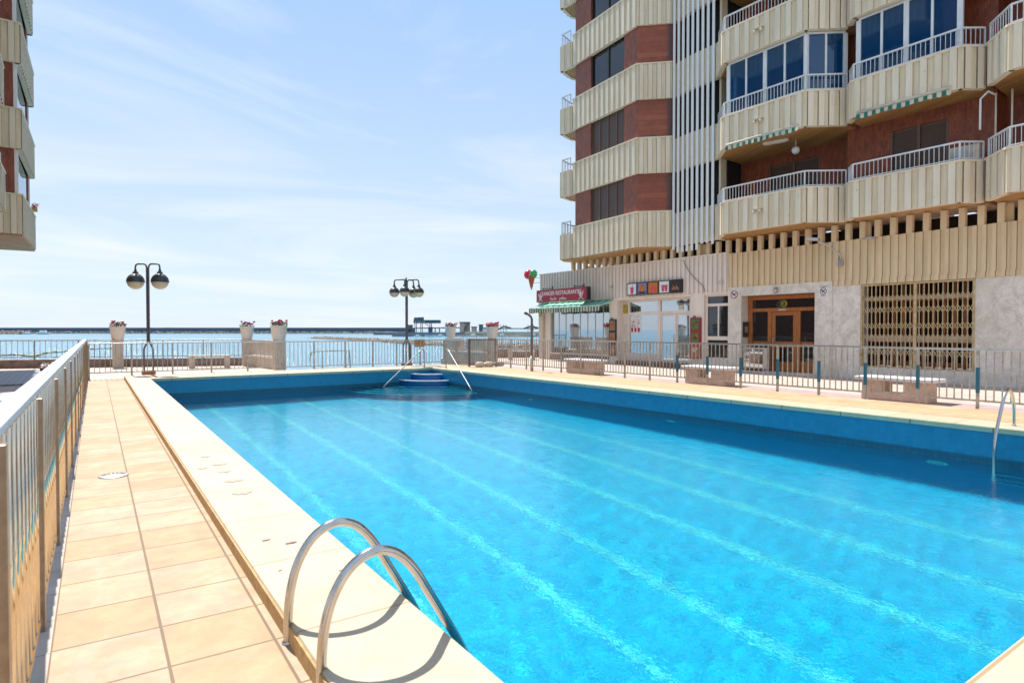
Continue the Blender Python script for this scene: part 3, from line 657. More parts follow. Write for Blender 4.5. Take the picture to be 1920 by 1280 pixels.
# left of the fence: neighbour terrace pieces
t = empty('terrace_planter', (-1.3, 13, 0), 'low brown wall with a white slab top beyond the left fence', 'low wall')
MB().box(-3.4, -.72, 12.5, 13.8, -.02, .34).build('wall', MT['coping_side'], t, .01)
MB().box(-3.5, -.66, 12.42, 13.9, .341, .42).build('slab', MT['white_stone'], t, .01)
tag(MB().box(-4.5, -.58, 21.4, 28.6, .0, .05).build('lined_platform', grid_mat('blue_grey_lines', [(.2, .22, .26), (.24, .26, .3)], .16, 9, .012, 0, (.08, .09, .1), .5), None, .01), 'low flat blue grey platform with fine lines on the promenade beyond the left fence', 'platform')  # flat slab in blue grey with thin dark lines, laid over the paving
p = empty('planter_tub', (-.58, 24.4, .0), 'purple tub with white flowers half hidden behind the left fence rail', 'planter')
MB().lathe((-.58, 24.4, 0), [(.17, 0), (.24, .3), (.26, .32), (.22, .32), (.01, .28)], 20).build('tub', mat('plum_plastic', (.2, .03, .08), .5), p)
lf = MB()
for i in range(90):
    c = Vector((-.62+rr.gauss(0, .11), 24.4+rr.gauss(0, .11), .34+abs(rr.gauss(0, .06)))); s_ = .03
    u = Vector((rr.gauss(0, 1), rr.gauss(0, 1), rr.gauss(0, 1))).normalized(); v = u.cross(Vector((0, 0, 1))).normalized()
    lf.add([c-u*s_, c+v*s_, c+u*s_, c-v*s_], [(0, 1, 2, 3)])
lf.build('flowers', MT['white'], p)

# ------------------------------------------------------------ sea: breakwaters, rocks, port, boats
def polar(u, D, z=0.0):
    """point on bearing atan(u) right of the view axis heading 35 degrees, at depth D"""
    h = R(35); return Vector((D*(math.sin(h)+u*math.cos(h)), D*(math.cos(h)-u*math.sin(h)), z))
def U(px_): return (px_-960)/1180
a = polar(-1.1, 800); b = polar(U(760), 800); n_ = Vector((math.sin(R(35)), math.cos(R(35)), 0))*12
bw = MB(); bw.prism([tuple((a+n_*0)[:2]), tuple(b[:2]), tuple((b+n_)[:2]), tuple((a+n_)[:2])], -4, 4.1)
tag(bw.build('breakwater', MT['port_dark']), 'long dark breakwater wall lying along the horizon', 'breakwater')
def rocks(name, pts, width, height, n, size, label, seed=1, cat='rocks'):
    rr = random.Random(seed); mb = MB()
    ico = [(0, 0, -1), (.72, -.53, -.45), (-.28, -.85, -.45), (-.89, 0, -.45), (-.28, .85, -.45), (.72, .53, -.45), (.28, -.85, .45), (-.72, -.53, .45), (-.72, .53, .45), (.28, .85, .45), (.89, 0, .45), (0, 0, 1)]
    F_ = [(0, 1, 2), (1, 0, 5), (0, 2, 3), (0, 3, 4), (0, 4, 5), (1, 5, 10), (2, 1, 6), (3, 2, 7), (4, 3, 8), (5, 4, 9), (1, 10, 6), (2, 6, 7), (3, 7, 8), (4, 8, 9), (5, 9, 10), (6, 10, 11), (7, 6, 11), (8, 7, 11), (9, 8, 11), (10, 9, 11)]
    segs = [(Vector(pts[i]), Vector(pts[i+1])) for i in range(len(pts)-1)]; tot = sum((q-p_).length for p_, q in segs)
    for i in range(n):
        s_ = rr.uniform(0, tot)
        for p_, q in segs:
            if s_ <= (q-p_).length: break
            s_ -= (q-p_).length
        d_ = (q-p_).normalized(); c = p_+d_*s_; v = rr.gauss(0, .33); c = c+Vector((-d_.y, d_.x))*v*width
        z = -3+height*max(0, 1-abs(v)*1.5)*rr.uniform(.4, 1); sz = size*rr.uniform(.5, 1.2)
        rot = Matrix.Rotation(rr.uniform(0, 6.28), 3, 'Z') @ Matrix.Rotation(rr.uniform(0, 3), 3, 'X')
        mb.add([rot @ Vector((x*sz*rr.uniform(.8, 1.3), y*sz*rr.uniform(.7, 1.1), k*sz*.75)) + Vector((c.x, c.y, z)) for x, y, k in ico], F_)
    o = mb.build(name, MT['rock']); tag(o, label, cat, kind='stuff'); return o
rocks('rock_spit', [tuple(polar(U(592), 330)[:2]), tuple(polar(U(700), 262)[:2]), tuple(polar(U(800), 190)[:2]), tuple(polar(U(900), 168)[:2]), tuple(polar(U(1100), 150)[:2])], 5, .75, 3200, .6, 'low spit of pale brown rocks in the water beyond the far fence', 2)
rocks('rock_mound', [tuple(polar(-.95, 700)[:2]), tuple(polar(U(55), 640)[:2])], 7, 2.6, 500, 1.7, 'pale rock mound in front of the breakwater at the far left', 5)
rocks('breakwater_rocks', [tuple(polar(-.9, 792)[:2]), tuple(polar(U(745), 792)[:2])], 4, 1.6, 900, 1.6, 'line of small rocks at the foot of the breakwater', 6)
# port
def pbox(u0, u1, D, z0, z1, dep=14):
    p0 = polar(U(u0), D); p1 = polar(U(u1), D); n2 = Vector((math.sin(R(35)), math.cos(R(35)), 0))*dep
    return [tuple(p0[:2]), tuple(p1[:2]), tuple((p1+n2)[:2]), tuple((p0+n2)[:2])], z0, z1
tag(MB().prism(*pbox(700, 1300, 560, -3.5, -.9, 60)).build('port_quay', MT['port_grey']), 'flat grey harbour quay in front of the cranes', 'quay')
tag(MB().prism(*pbox(872, 1100, 420, -3.3, .15, 20)).build('harbour_wall', MT['port_beige']), 'beige harbour wall behind the right flower pots', 'wall')
tag(MB().prism(*pbox(735, 905, 420, -3.3, -1.5, 6)).build('pontoon', MT['port_grey']), 'low grey pontoon where small boats lie', 'pontoon')
def truss(mb, p, q, w_, h_, n):
    p = Vector(p); q = Vector(q); d_ = (q-p)/n; up = Vector((0, 0, h_))
    mb.bar(p, q, w_, w_); mb.bar(p+up, q+up, w_, w_)
    for i in range(n):
        mb.bar(p+d_*i, p+d_*i+up, w_, w_); mb.bar(p+d_*i+(up if i % 2 else Vector((0, 0, 0))), p+d_*(i+1)+(Vector((0, 0, 0)) if i % 2 else up), w_, w_)
    mb.bar(q, q+up, w_, w_)
D = 580; zf = lambda v: 1.5+(618-v)/1180*D
c = empty('harbour_crane', polar(U(800), D), 'teal ship loading crane with a long boom right of the four globe lamp', 'crane')
m1 = MB()
for u in (778, 781, 789, 792): m1.bar(polar(U(u), D, -1), polar(U(u), D, zf(606)), .5)
for u in (806, 809): m1.bar(polar(U(u), D, -1), polar(U(u), D, zf(606)), .6)
m1.build('leg', MT['port_teal'], c)
m1 = MB(); truss(m1, polar(U(776), D, zf(605.5)), polar(U(826), D, zf(605.5)), .5, 2.6, 12); m1.build('boom', MT['port_teal'], c)
m1 = MB(); truss(m1, polar(U(777), D, zf(605)), polar(U(794), D, zf(604)), .7, 4.4, 4); truss(m1, polar(U(778), D+5, zf(601)), polar(U(792), D+5, zf(600.5)), .9, 2.6, 5); m1.prism(*pbox(779, 783, D, zf(603), zf(598), 4)); m1.build('machine_house', MT['port_teal'], c)
m1 = MB(); truss(m1, polar(U(797), D+3, zf(604.5)), polar(U(824.5), D+3, zf(604.5)), .8, 2.0, 14); m1.build('boom_casing', MT['port_teal'], c)
m1 = MB(); m1.bar(polar(U(787), D, zf(599)), polar(U(803), D, zf(611)), .5); m1.bar(polar(U(789), D, zf(598)), polar(U(805), D, zf(611)), .3); m1.build('stay', MT['port_grey'], c)
c = empty('conveyor', polar(U(900), D), 'long dark conveyor gallery on trestles across the harbour', 'conveyor')
m1 = MB(); truss(m1, polar(U(766), D, zf(616.2)), polar(U(862), D, zf(615.2)), .4, .8, 24); m1.build('gallery', MT['port_teal'], c)
m1 = MB(); truss(m1, polar(U(928), D, zf(617)), polar(U(1008), D, zf(617)), .3, .9, 20); m1.build('gallery', MT['port_teal'], c)
for u in (816, 824, 836, 850): MB().bar(polar(U(u), D, -1), polar(U(u), D, zf(616)), .7).build('trestle', MT['port_teal'], c)
for k, (u0, u1, v0, v1, mm, lb) in enumerate(((870, 880, 622, 604, 'port_grey', 'grey windowless warehouse behind the right flower pots'), (862, 879, 613, 603.3, 'port_beige', 'blue grey hall roof behind the red flower pot'), (898, 905, 622, 608, 'port_teal', 'dark silo block between the two right flower pots'), (803, 809, 622, 613, 'port_dark', 'dark hopper under the crane boom'), (762, 775, 622, 615.5, 'port_dark', 'dark shed behind the four globe lamp pole'), (904, 912, 622, 614, 'white', 'white shed just left of the crimson flower pot'), (884, 893, 622, 612, 'port_beige', 'pale store house between the two right flower pots'), (765, 771, 616, 608.8, 'port_grey', 'small grey beacon hut at the end of the breakwater'))):
    s_ = empty('harbour_shed', polar(U(u0), D, -1), lb, 'shed')
    MB().prism(*pbox(u0, u1, D, -1, zf(v1)-.8, 9)).build('wall', MT[mm], s_)
    MB().prism(*pbox(u0-.8, u1+.8, D-.5, zf(v1)-.79, zf(v1), 10)).build('roof', MT['port_dark'], s_)
c = empty('conveyor', polar(U(940), D), 'sloping dark conveyors climbing to small towers left of the shower post', 'conveyor')
for u0, v0, u1, v1 in ((928, 622, 945, 612.5), (945, 613, 958, 616), (983, 616.5, 996, 612.5), (996, 612.5, 1012, 616.5)):
    m1 = MB(); truss(m1, polar(U(u0), D, zf(v0)), polar(U(u1), D, zf(v1)), .5, 1.0, 9); m1.build('gallery', MT['port_teal'], c)
for u0 in (939, 944, 949, 990, 995, 1000): MB().bar(polar(U(u0), D, -1), polar(U(u0), D, zf(608.5)), .35).build('mast', MT['port_teal'], c)
def boat(u, D_, L_, label, cover=None, mast=0):
    p = polar(U(u), D_, -3.0); b_ = empty('boat', p, label, 'boat', 'small boats in the harbour')
    r_ = Vector((math.cos(R(35)), -math.sin(R(35)), 0)); f_ = Vector((math.sin(R(35)), math.cos(R(35)), 0))
    n = 9; top = []; bot = []
    for i in range(n+1):
        t2 = i/n; wd = .19*L_*math.sin(math.pi*min(1, .18+t2*.82))**.6 if t2 < 1 else 0
        top.append((t2, wd)); bot.append((t2*.93+.02, wd*.55))
    def ring_(lst, z): return [p+r_*(t2-.5)*L_+f_*w2+Vector((0, 0, z)) for t2, w2 in lst]+[p+r_*(t2-.5)*L_-f_*w2+Vector((0, 0, z)) for t2, w2 in lst[::-1]]
    T = ring_(top, .14*L_); Bt = ring_(bot, -.05); m_ = len(T)
    MB().add(T+Bt, [tuple(range(m_)), tuple(range(m_, 2*m_))]+[(i, (i+1) % m_, m_+(i+1) % m_, m_+i) for i in range(m_)]).build('hull', MT['boat_white'], b_)
    z = p.z+.14*L_; c0 = p-r_*.22*L_; c1 = p+r_*.16*L_
    n3 = f_*.1*L_
    MB().prism([tuple((c0-n3)[:2]), tuple((c1-n3)[:2]), tuple((c1+n3)[:2]), tuple((c0+n3)[:2])], z, z+.13*L_).build('cover' if cover else 'cabin', MT[cover or 'boat_white'], b_)
    if mast: MB().bar(p+Vector((0, 0, 1)), p+Vector((0, 0, mast)), .12).build('mast', MT['white'], b_)
boat(807, 400, 7, 'white boat with a bright blue cover near the crane trestle', 'boat_blue')
boat(826, 410, 6, 'white boat just right of the blue covered one', None)
boat(783, 405, 5, 'small white boat left of the blue covered one', None)
boat(888, 405, 7, 'white boat moored between the two right flower pots', None, 3)
boat(52, 620, 9, 'white boat by the rock mound at the far left', None)
boat(82, 620, 14, 'long white boat in front of the breakwater at the far left', None)
boat(942, 395, 7, 'white boat right of the crimson flower pot', None, 4)
boat(1000, 395, 8, 'white boat beside the shower post', None, 4)
s_ = empty('distant_ship', polar(U(323), 4800, -3), 'pale ship far out on the horizon right of the twin globe lamp', 'ship')
# far ship hull and house, tiny beyond the breakwater
MB().prism(*pbox(303, 333, 1150, -3.2, 3.8, 30)).build('hull', MT['boat_white'], s_); MB().prism(*pbox(308, 326, 1151, 3.81, 5.6, 20)).build('deckhouse', MT['boat_white'], s_)
# swimming area float line
fl_ = empty('float_line', (-8, 130, -3), 'line of small yellow and dark floats on the sea beyond the left railing', 'float line')
path_ = smooth_path([(-12, 138, -2.95), (-8, 142, -2.95), (-5.3, 134, -2.95), (-3.8, 152, -2.95), (-1, 158, -2.95), (1.5, 172, -2.95), (8, 178, -2.95)], 14)
MB().tube(path_, .06, 6).build('rope', MT['black'], fl_)
for i in range(0, len(path_), 3):
    c_ = path_[i]; MB().lathe((c_.x, c_.y, c_.z-.1), [(.05, 0), (.5, .08), (.5, .22), (.05, .3)], 10).build('float', MT[('yellow', 'black', 'cream')[(i//3) % 3]] , fl_)

# ------------------------------------------------------------ buildings
def ribbed(mb, path, z0, z1, period=.29, ribw=.1, dep=.035, th=.14):
    """cast panel with upright ribs, outer face following the plan path (building on its inner side)"""
    prof = []; flags = []
    inn = []
    for i in range(len(path)-1):
        a = Vector(path[i]); b = Vector(path[i+1]); d = b-a; ln = d.length; d.normalize(); o = Vector((d.y, -d.x))
        n = max(1, round(ln/period)); p_ = ln/n
        for k in range(n):
            s0 = k*p_; r0 = s0+(p_-ribw)/2
            r1 = r0+ribw
            for s_, e in ((s0, 0), (r0-.011, 0), (r0-.01, -.025), (r0, -.025), (r0+.001, dep), (r1, dep), (r1+.001, -.025), (r1+.01, -.025), (r1+.011, 0)):
                q = a+d*s_+o*e; prof.append(q); inn.append(a+d*s_-o*th); flags.append(2 if e < 0 else (1 if e == 0 else 0))
        prof.append(b); inn.append(b-o*th); flags.append(0)
    n = len(prof)
    v = [(q.x, q.y, z) for z in (z0, z1) for q in prof] + [(q.x, q.y, z) for z in (z0, z1) for q in inn]
    f = []; k0 = len(mb.f)
    for i in range(n-1):
        f += [(i, i+1, n+i+1, n+i), (2*n+i, 3*n+i, 3*n+i+1, 2*n+i+1), (n+i, n+i+1, 3*n+i+1, 3*n+i), (i, 2*n+i, 2*n+i+1, i+1)]
    f += [(0, n, 3*n, 2*n), (n-1, 3*n-1, 4*n-1, 2*n-1)]
    mb.add(v, f)
    for i in range(n-1):
        if flags[i]: mb.mi[k0+4*i] = flags[i]
    return mb
def strip(mb, path, z0, z1, off0, off1):
    """plain band following the path between two outward offsets"""
    P0, P1 = [], []
    for i, p in enumerate(path):
        p = Vector(p); ns = []
        if i > 0: d = (p-Vector(path[i-1])).normalized(); ns.append(Vector((d.y, -d.x)))
        if i < len(path)-1: d = (Vector(path[i+1])-p).normalized(); ns.append(Vector((d.y, -d.x)))
        o = sum(ns, Vector((0, 0))); o = o.normalized(); o = o/max(.5, o.dot(ns[0]))
        P0.append(p+o*off0); P1.append(p+o*off1)
    return mb.prism([tuple(p) for p in P0+P1[::-1]], z0, z1)
def offset_path(path, off):
    out = []
    for i, p in enumerate(path):
        p = Vector(p); ns = []
        if i > 0: d = (p-Vector(path[i-1])).normalized(); ns.append(Vector((d.y, -d.x)))
        if i < len(path)-1: d = (Vector(path[i+1])-p).normalized(); ns.append(Vector((d.y, -d.x)))
        o = sum(ns, Vector((0, 0))).normalized(); o = o/max(.5, o.dot(ns[0])); out.append(tuple(p+o*off))
    return out
def railing(mb, path, z0, z1, sp=.115):
    for i in range(len(path)-1):
        a = Vector(path[i]+(0,)); b = Vector(path[i+1]+(0,)); Z = Vector((0, 0, 1))
        mb.bar(a+Z*z1, b+Z*z1, .05, .04); mb.bar(a+Z*(z0+.05), b+Z*(z0+.05), .035, .025)
        ln = (b-a).length; n = max(1, round(ln/sp)); u = (b-a).normalized()
        for k in range(n+1):
            q = a+(b-a)*(k/n); mb.bar(q+Z*z0, q+Z*z1, .035 if k in (0, n) else .02, .03 if k in (0, n) else .012, u)
    return mb

XB = 19.25
FL = [4.70+2.84*k for k in range(7)]
T = empty('apartment_tower', (XB, 10, 0), 'tall cream and dark red tower with ribbed balconies right of the pool', 'apartment building')
BAYS = [[(18.78, 14.2), (17.92, 13.3), (17.92, 10.42), (18.86, 9.65)],
        [(18.75, 9.6), (18.35, 9.28), (18.33, 6.56), (18.84, 6.2)],
        [(18.72, 6.14), (17.97, 5.48), (17.95, 2.6), (18.85, 1.9)],
        [(18.75, 1.85), (18.35, 1.53), (18.33, -1.2), (18.84, -1.56)],
        [(18.72, -1.6), (17.97, -2.3), (17.95, -5.6), (18.85, -6.4)]]
WX = [20.2, 19.5, 20.2, 19.5, 20.2]
ED = [14.2, 9.97, 6.17, 1.87, -1.58, -6.5]
for k, z in enumerate(FL):
    for i, path in enumerate(BAYS):
        if i == 4 and k > 3: continue
        par = ribbed(MB(), path, z, z+1.02, .34, .16, .038).build('balcony', [MT['precast'], MT['recess'], MT['joint']], T)
        strip(MB(), path, z+1.02, z+1.06, -.16, .05).build('coping', MT['precast'], par)
        MB().prism(offset_path(path, -.135)+[(20.4, path[-1][1]-.02), (20.4, path[0][1]+.02)], z+.03, z+.17).build('soffit', MT['soffit'], par)
        railing(MB(), offset_path(path, -.06), z+1.06, z+1.53).build('railing', MT['rail_white'], par)
for i in range(5):
    # brick back wall of each bay, broken round its window on every storey
    y1, y0 = ED[i], ED[i+1]; wx = WX[i]
    wy1, wy0 = {0: (13.05, 11.2), 1: (8.73, 7.25), 2: (5.2, 3.4), 3: (.9, -.6), 4: (-2.6, -4.6)}[i]
    mb = MB()
    mb.box(wx, 24, wy1+.001, y1, 4.87, 25); mb.box(wx, 24, y0, wy0-.001, 4.87, 25)
    for z in FL: mb.box(wx, 24, wy0, wy1, z+2.52, z+3.01)
    mb.build('brick_wall', MT['brick'], T)
    for k, z in enumerate(FL[:5]):
        w_ = B(wx+.06, wx+.1, wy0, wy1, z+.17, z+2.52).build('window', MT['shutter_frame'], T)
        ym = (wy0+wy1)/2
        for a_, b_ in ((wy0+.07, ym-.05), (ym+.05, wy1-.07)): B(wx+.03, wx+.059, a_, b_, z+.2, z+2.45).build('shutter', MT['shutter'], w_)
        B(wx-.01, wx+.05, wy0, wy0+.06, z+.17, z+2.52).build('frame', MT['shutter_frame'], w_); B(wx-.01, wx+.05, wy1-.06, wy1, z+.17, z+2.52).build('frame', MT['shutter_frame'], w_)
        B(wx-.01, wx+.05, ym-.04, ym+.04, z+.17, z+2.52).build('frame', MT['shutter_frame'], w_)
# glazed balconies on the second storey
def glazing(path, z, nseg, skip=()):
    par = None
    pth = offset_path(path, -.2)
    for i in range(len(pth)-1):
        if i in skip: continue
        a = Vector(pth[i]+(0,)); b = Vector(pth[i+1]+(0,)); n = nseg[i]
        if not n: continue
        Z = Vector((0, 0, 1)); zb, zt = z+.2, z+2.84
        g_ = MB().bar(a+(b-a)*.01+Z*((zb+zt)/2), b-(b-a)*.01+Z*((zb+zt)/2), .012, zt-zb-.1).build('balcony_window', MT['glass_blue'], T)
        fr = MB(); fr.bar(a+Z*(zt-.03), b+Z*(zt-.03), .07, .06); fr.bar(a+Z*(zb+.9), b+Z*(zb+.9), .06, .06)
        for k in range(n+1):
            q = a+(b-a)*(k/n); wide = .13 if k % 2 == 0 else .06
            fr.bar(q+Z*zb, q+Z*(zt-.06), wide, .075, (b-a).normalized() if False else (b-a).normalized().cross(Z))
        fr.build('frame', MT['rail_white'], g_)
        # pleated curtain behind the panes
        nn = Vector(((b-a).normalized().y, -(b-a).normalized().x, 0)); c_ = MB(); m_ = int((b-a).length/.03)
        vs = []
        for j in range(m_+1):
            q = a+(b-a)*(j/m_)-nn*(.14+.035*math.sin(j*1.9)+.02*math.sin(j*.37)); vs += [q+Z*(zb+.02), q+Z*(zt-.12)]
        c_.add(vs, [(2*j, 2*j+2, 2*j+3, 2*j+1) for j in range(m_)], True); c_.build('curtain', MT['curtain'], g_)
glazing(BAYS[0], FL[1], (0, 4, 2)); glazing(BAYS[1], FL[1], (0, 4, 0))
def cloth_strip(x, y1, y0, zt, zb, n, amp, th=.006, seed=2):
    """one hanging strip of striped cloth with a scalloped hem"""
    rr = random.Random(seed); m = MB(); q = 4; P = []
    for i in range(n*q+1):
        y = y1+(y0-y1)*i/(n*q); xo = .012*math.sin(i*.9)+.01*math.sin(i*.31); hem = zb-amp*abs(math.sin(math.pi*i/q/1.0))-.012*math.sin(i*.17)
        P.append((x+xo*.3, x+xo, y, hem))
    v = []
    for xt, xb, y, h in P: v += [(xt, y, zt), (xb, y, h)]
    k = len(v)
    m.v = v+[(a+th, b, c) for a, b, c in v]
    for i in range(n*q):
        for o_ in (0, k):
            m.f.append((o_+2*i, o_+2*i+2, o_+2*i+3, o_+2*i+1)); m.sm.append(False); m.mi.append((i//q) % 2)
        m.f.append((2*i+1, 2*i+3, k+2*i+3, k+2*i+1)); m.sm.append(False); m.mi.append(1)
    return m
# awnings rolled up under the second storey balconies
def valance(label, x, y1, y0, z):
    a = empty('awning', (x, y1, z), label, 'awning', 'rolled awnings with striped valances')
    MB().tube([(x+.06, y0, z+.09), (x+.06, y1, z+.09)], .05, 10).build('roller', MT['cream'], a)
    n = round((y1-y0)/.105); cloth_strip(x, y1, y0, z+.03, z-.075, n, .02).build('valance', [MT['green'], MT['cream']], a)
valance('long green and cream striped awning edge hanging below the left glazed balcony', 17.86, 13.15, 10.6, FL[1]-.0)
valance('green and cream striped awning edge hanging below the right glazed balcony', 18.26, 9.1, 6.75, FL[1]-.0)
cl_ = empty('ceiling_light', (18.6, 11.9, FL[1]), 'slim tube light on the wooden ceiling of the left open balcony', 'ceiling light')
MB().bar((18.55, 12.2, FL[1]-.0), (18.75, 11.45, FL[1]-.0), .12, .06).build('housing', MT['white'], cl_); MB().bar((18.57, 12.12, FL[1]-.045), (18.73, 11.53, FL[1]-.045), .08, .03).build('tube', MT['cream'], cl_)
gl_ = empty('globe_light', (19.0, 11.35, FL[1]), 'round white globe light hanging over the left open balcony', 'hanging light')
MB().tube([(19, 11.35, FL[1]+.03), (19, 11.35, FL[1]-.2)], .012, 6).build('rod', MT['white'], gl_); MB().lathe((19, 11.35, FL[1]-.32), [(.01, -.125)]+[(.125*math.cos(a), .125*math.sin(a)) for a in [R(-80+16*k) for k in range(11)]]+[(.01, .125)], 20).build('globe', MT['white'], gl_)
for k in range(3):
    s_ = empty('balcony_spotlight', (17.88, 11.95, FL[k]), ('pair of small lamps on the lowest ribbed balcony front', 'pair of small lamps on the front of the left glazed balcony', 'pair of small lamps on the third balcony front')[k], 'spotlight', 'small lamps on balcony fronts')
    MB().box(17.8, 17.92, 11.8, 12.1, FL[k]+.6, FL[k]+.64).build('bracket', MT['cream'], s_)
    for yy in (11.84, 12.06): MB().lathe((17.83, yy, FL[k]+.5), [(.05, 0), (.045, .06), (.02, .1)], 10).build('lamp', MT['cream'], s_)
ac = empty('air_conditioner', (18.95, 6.55, FL[0]), 'old beige air conditioner behind the railing at the end of the middle balcony', 'air conditioner')
MB().box(18.75, 19.05, 6.3, 6.95, FL[0]+.95, FL[0]+1.5).build('casing', MT['concrete'], ac, .02); MB().lathe((0, 0, 0), [(.2, 0), (.2, .01)], 16).build('fan_cover', MT['silver'], ac)
ac.children[-1].rotation_euler = (0, R(-90), 0); ac.children[-1].location = (18.742, 6.7, FL[0]+1.22)
af = T
MB().tube([(18.5, 6.2, FL[0]+1.75), (18.5, 6.2, FL[0]+2.5), (18.62, 6.08, FL[0]+2.68), (18.75, 5.98, FL[0]+2.6)], .025, 8).build('folded_awning_arm', MT['rail_white'], af)
for x, y in ((18.72, 5.95), (18.72, 5.62)): MB().tube([(x, y, FL[0]+1.1), (x, y, FL[0]+2.62)], .022, 8).build('awning_pole', MT['cream'], af)

# stair shaft with white fins
sp_ = [(19.02, 16.36), (18.86, 15.3), (18.8, 14.18)]
for k, z in enumerate(FL):
    ribbed(MB(), sp_, z, z+1.25, .27, .07, .02).build('stair_parapet', [MT['precast'], MT['precast'], MT['joint']], T)
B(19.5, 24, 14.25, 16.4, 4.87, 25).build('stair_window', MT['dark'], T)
fn = None
for i in range(9):
    t2 = (i+.5)/9; y = 16.36-(16.36-14.18)*t2; x = 19.02+(18.8-19.02)*t2-.09-.03*math.sin(math.pi*t2)
    zlow = 4.42 if i < 6 else 4.62
    if i in (0, 8): zlow = 4.55
    B(x-.014, x+.014, y-.055, y+.055, zlow, 25).build('fin', MT['white'], T, .006)
B(18.98, 19.3, 14.16, 14.24, 4.7, 25).build('stair_cheek', MT['precast'], T)

# sea end of the tower: bands of ribbed panel, brick and windows
LP = [(18.45, 21.62), (18.02, 17.31), (18.98, 16.38)]
for k, z in enumerate(FL):
    b_ = ribbed(MB(), LP, z, z+1.34, .34, .16, .038).build('spandrel', [MT['precast'], MT['recess'], MT['joint']], T)
    strip(MB(), LP, z+1.34, z+1.385, -.16, .055).build('coping', MT['precast'], b_)
ip = offset_path(LP, -.07)
def band(path, z0, z1, deep, m, name, par=T): return MB().prism(path+[(deep, path[-1][1]), (deep, path[0][1])], z0, z1).build(name, m, par)
def onl(y, off=-.07):   # x of the long facet at y
    p0, p1 = offset_path(LP, off)[0:2]; return p0[0]+(p1[0]-p0[0])*(p0[1]-y)/(p0[1]-p1[1])
for k, z in enumerate(FL):
    z0, z1 = z+1.3, z+2.86
    band([(onl(21.5), 21.5), (onl(20.37), 20.37)], z0, z1, 23.5, MT['brick'], 'brick_pier')
    band([(onl(18.15), 18.15), ip[1], ip[2]], z0, z1, 23.5, MT['brick'], 'brick_pier')
    xa, xb = onl(20.36, -.16), onl(18.16, -.16)
    P = lambda t2, e=0: (xa+(xb-xa)*t2+e, 20.36+(18.16-20.36)*t2)
    if k in (0, 1, 4):
        w_ = MB().prism([P(0, .04), P(1, .04), P(1, .2), P(0, .2)], z0, z1).build('window', MT['shutter_frame'], T)
        for j in range(4):
            t0, t1 = j/4+.012, (j+1)/4-.012
            MB().prism([P(t0, .01), P(t1, .01), P(t1, .039), P(t0, .039)], z0, z1-.03).build('shutter', MT['shutter'], w_)
        for j in range(5): MB().prism([P(j/4-.011, -.02), P(j/4+.011, -.02), P(j/4+.011, .039), P(j/4-.011, .039)], z0, z1).build('frame', MT['shutter_frame'], w_)
    else:
        w_ = MB().prism([P(0, .03), P(1, .03), P(1, .05), P(0, .05)], z0, z1).build('window', MT['glass_black'], T)
        MB().prism([P(0, .06), P(1, .06), P(1, .2), P(0, .2)], z0, z1).build('blind', MT['curtain'] if k == 2 else MT['port_grey'], w_)
        for j in (0, .5, 1): MB().prism([P(max(0, j-.02), -.01), P(min(1, j+.02), -.01), P(min(1, j+.02), .029), P(max(0, j-.02), .029)], z0, z1).build('frame', MT['black'], w_)
    # small balcony on the sea side
    SP = [(23.5, 22.95), (19.2, 22.75), (18.36, 22.4), (18.42, 21.64)]
    sb = ribbed(MB(), SP, z, z+1.12, .34, .16, .038).build('sea_balcony', [MT['precast'], MT['recess'], MT['joint']], T)
    MB().prism(offset_path(SP, -.15)+[(20, 21.5), (23.5, 21.5)], z+.03, z+.16).build('soffit', MT['soffit'], sb)
    railing(MB(), offset_path(SP[:3]+[(18.41, 21.8)], -.08), z+1.12, z+1.68, .16).build('railing', MT['rail_white'] if k != 0 else MT['fence'], sb)
MB().prism([LP[0], LP[1], LP[2], (19.3, 16.3), (23.5, 16.3), (23.5, 22.9), (18.8, 22.6), (18.38, 22.3), (18.38, 21.6)], 4.64, 4.698).build('soffit', MT['soffit'], T)
B(19.3, 24, 16.41, 21.5, 4.87, 25).build('core_wall', MT['void'], T)

# ground storey of the tower
def gpart(name, m, x0, x1, y0, y1, z0, z1, par=T, bev=0): return B(x0, x1, y0, y1, z0, z1).build(name, m, par, bev)
def slats(name, m, y1, y0, z0, z1, par=T, x=XB):
    return ribbed(MB(), [(x, y1), (x, y0)], z0, z1, .21, .1, .04, .25).build(name, [m, m, MT['joint']], par)
slats('slatted_wall', MT['facade_a'], 25.05, 14.02, 2.86, 4.22)
slats('slatted_wall', MT['facade_b'], 14.01, -14, 3.0, 4.2)
slats('slatted_wall', MT['facade_b'], 10.24, -14, 2.84, 2.998)
gpart('wall_cap', MT['facade_a'], XB-.05, XB+.3, 14.02, 25.08, 4.222, 4.27)
for y in [22.55-.425*i for i in range(64)]:
    if abs(y-15.3) < 1.0 and False: continue
    gpart('post', MT['facade_b'], XB-.02, XB+.13, y-.075, y+.075, 4.2, 4.70)
gpart('dark_floor_void', MT['void'], 21.5, 21.6, -14, 21, 4.0, 4.86)
for y in (17.2, 15.2, 9.35, 5.9, 5.35): gpart('filled_panel', MT['facade_b'], XB+.14, XB+.2, y-.14, y+.14, 4.2, 4.68)
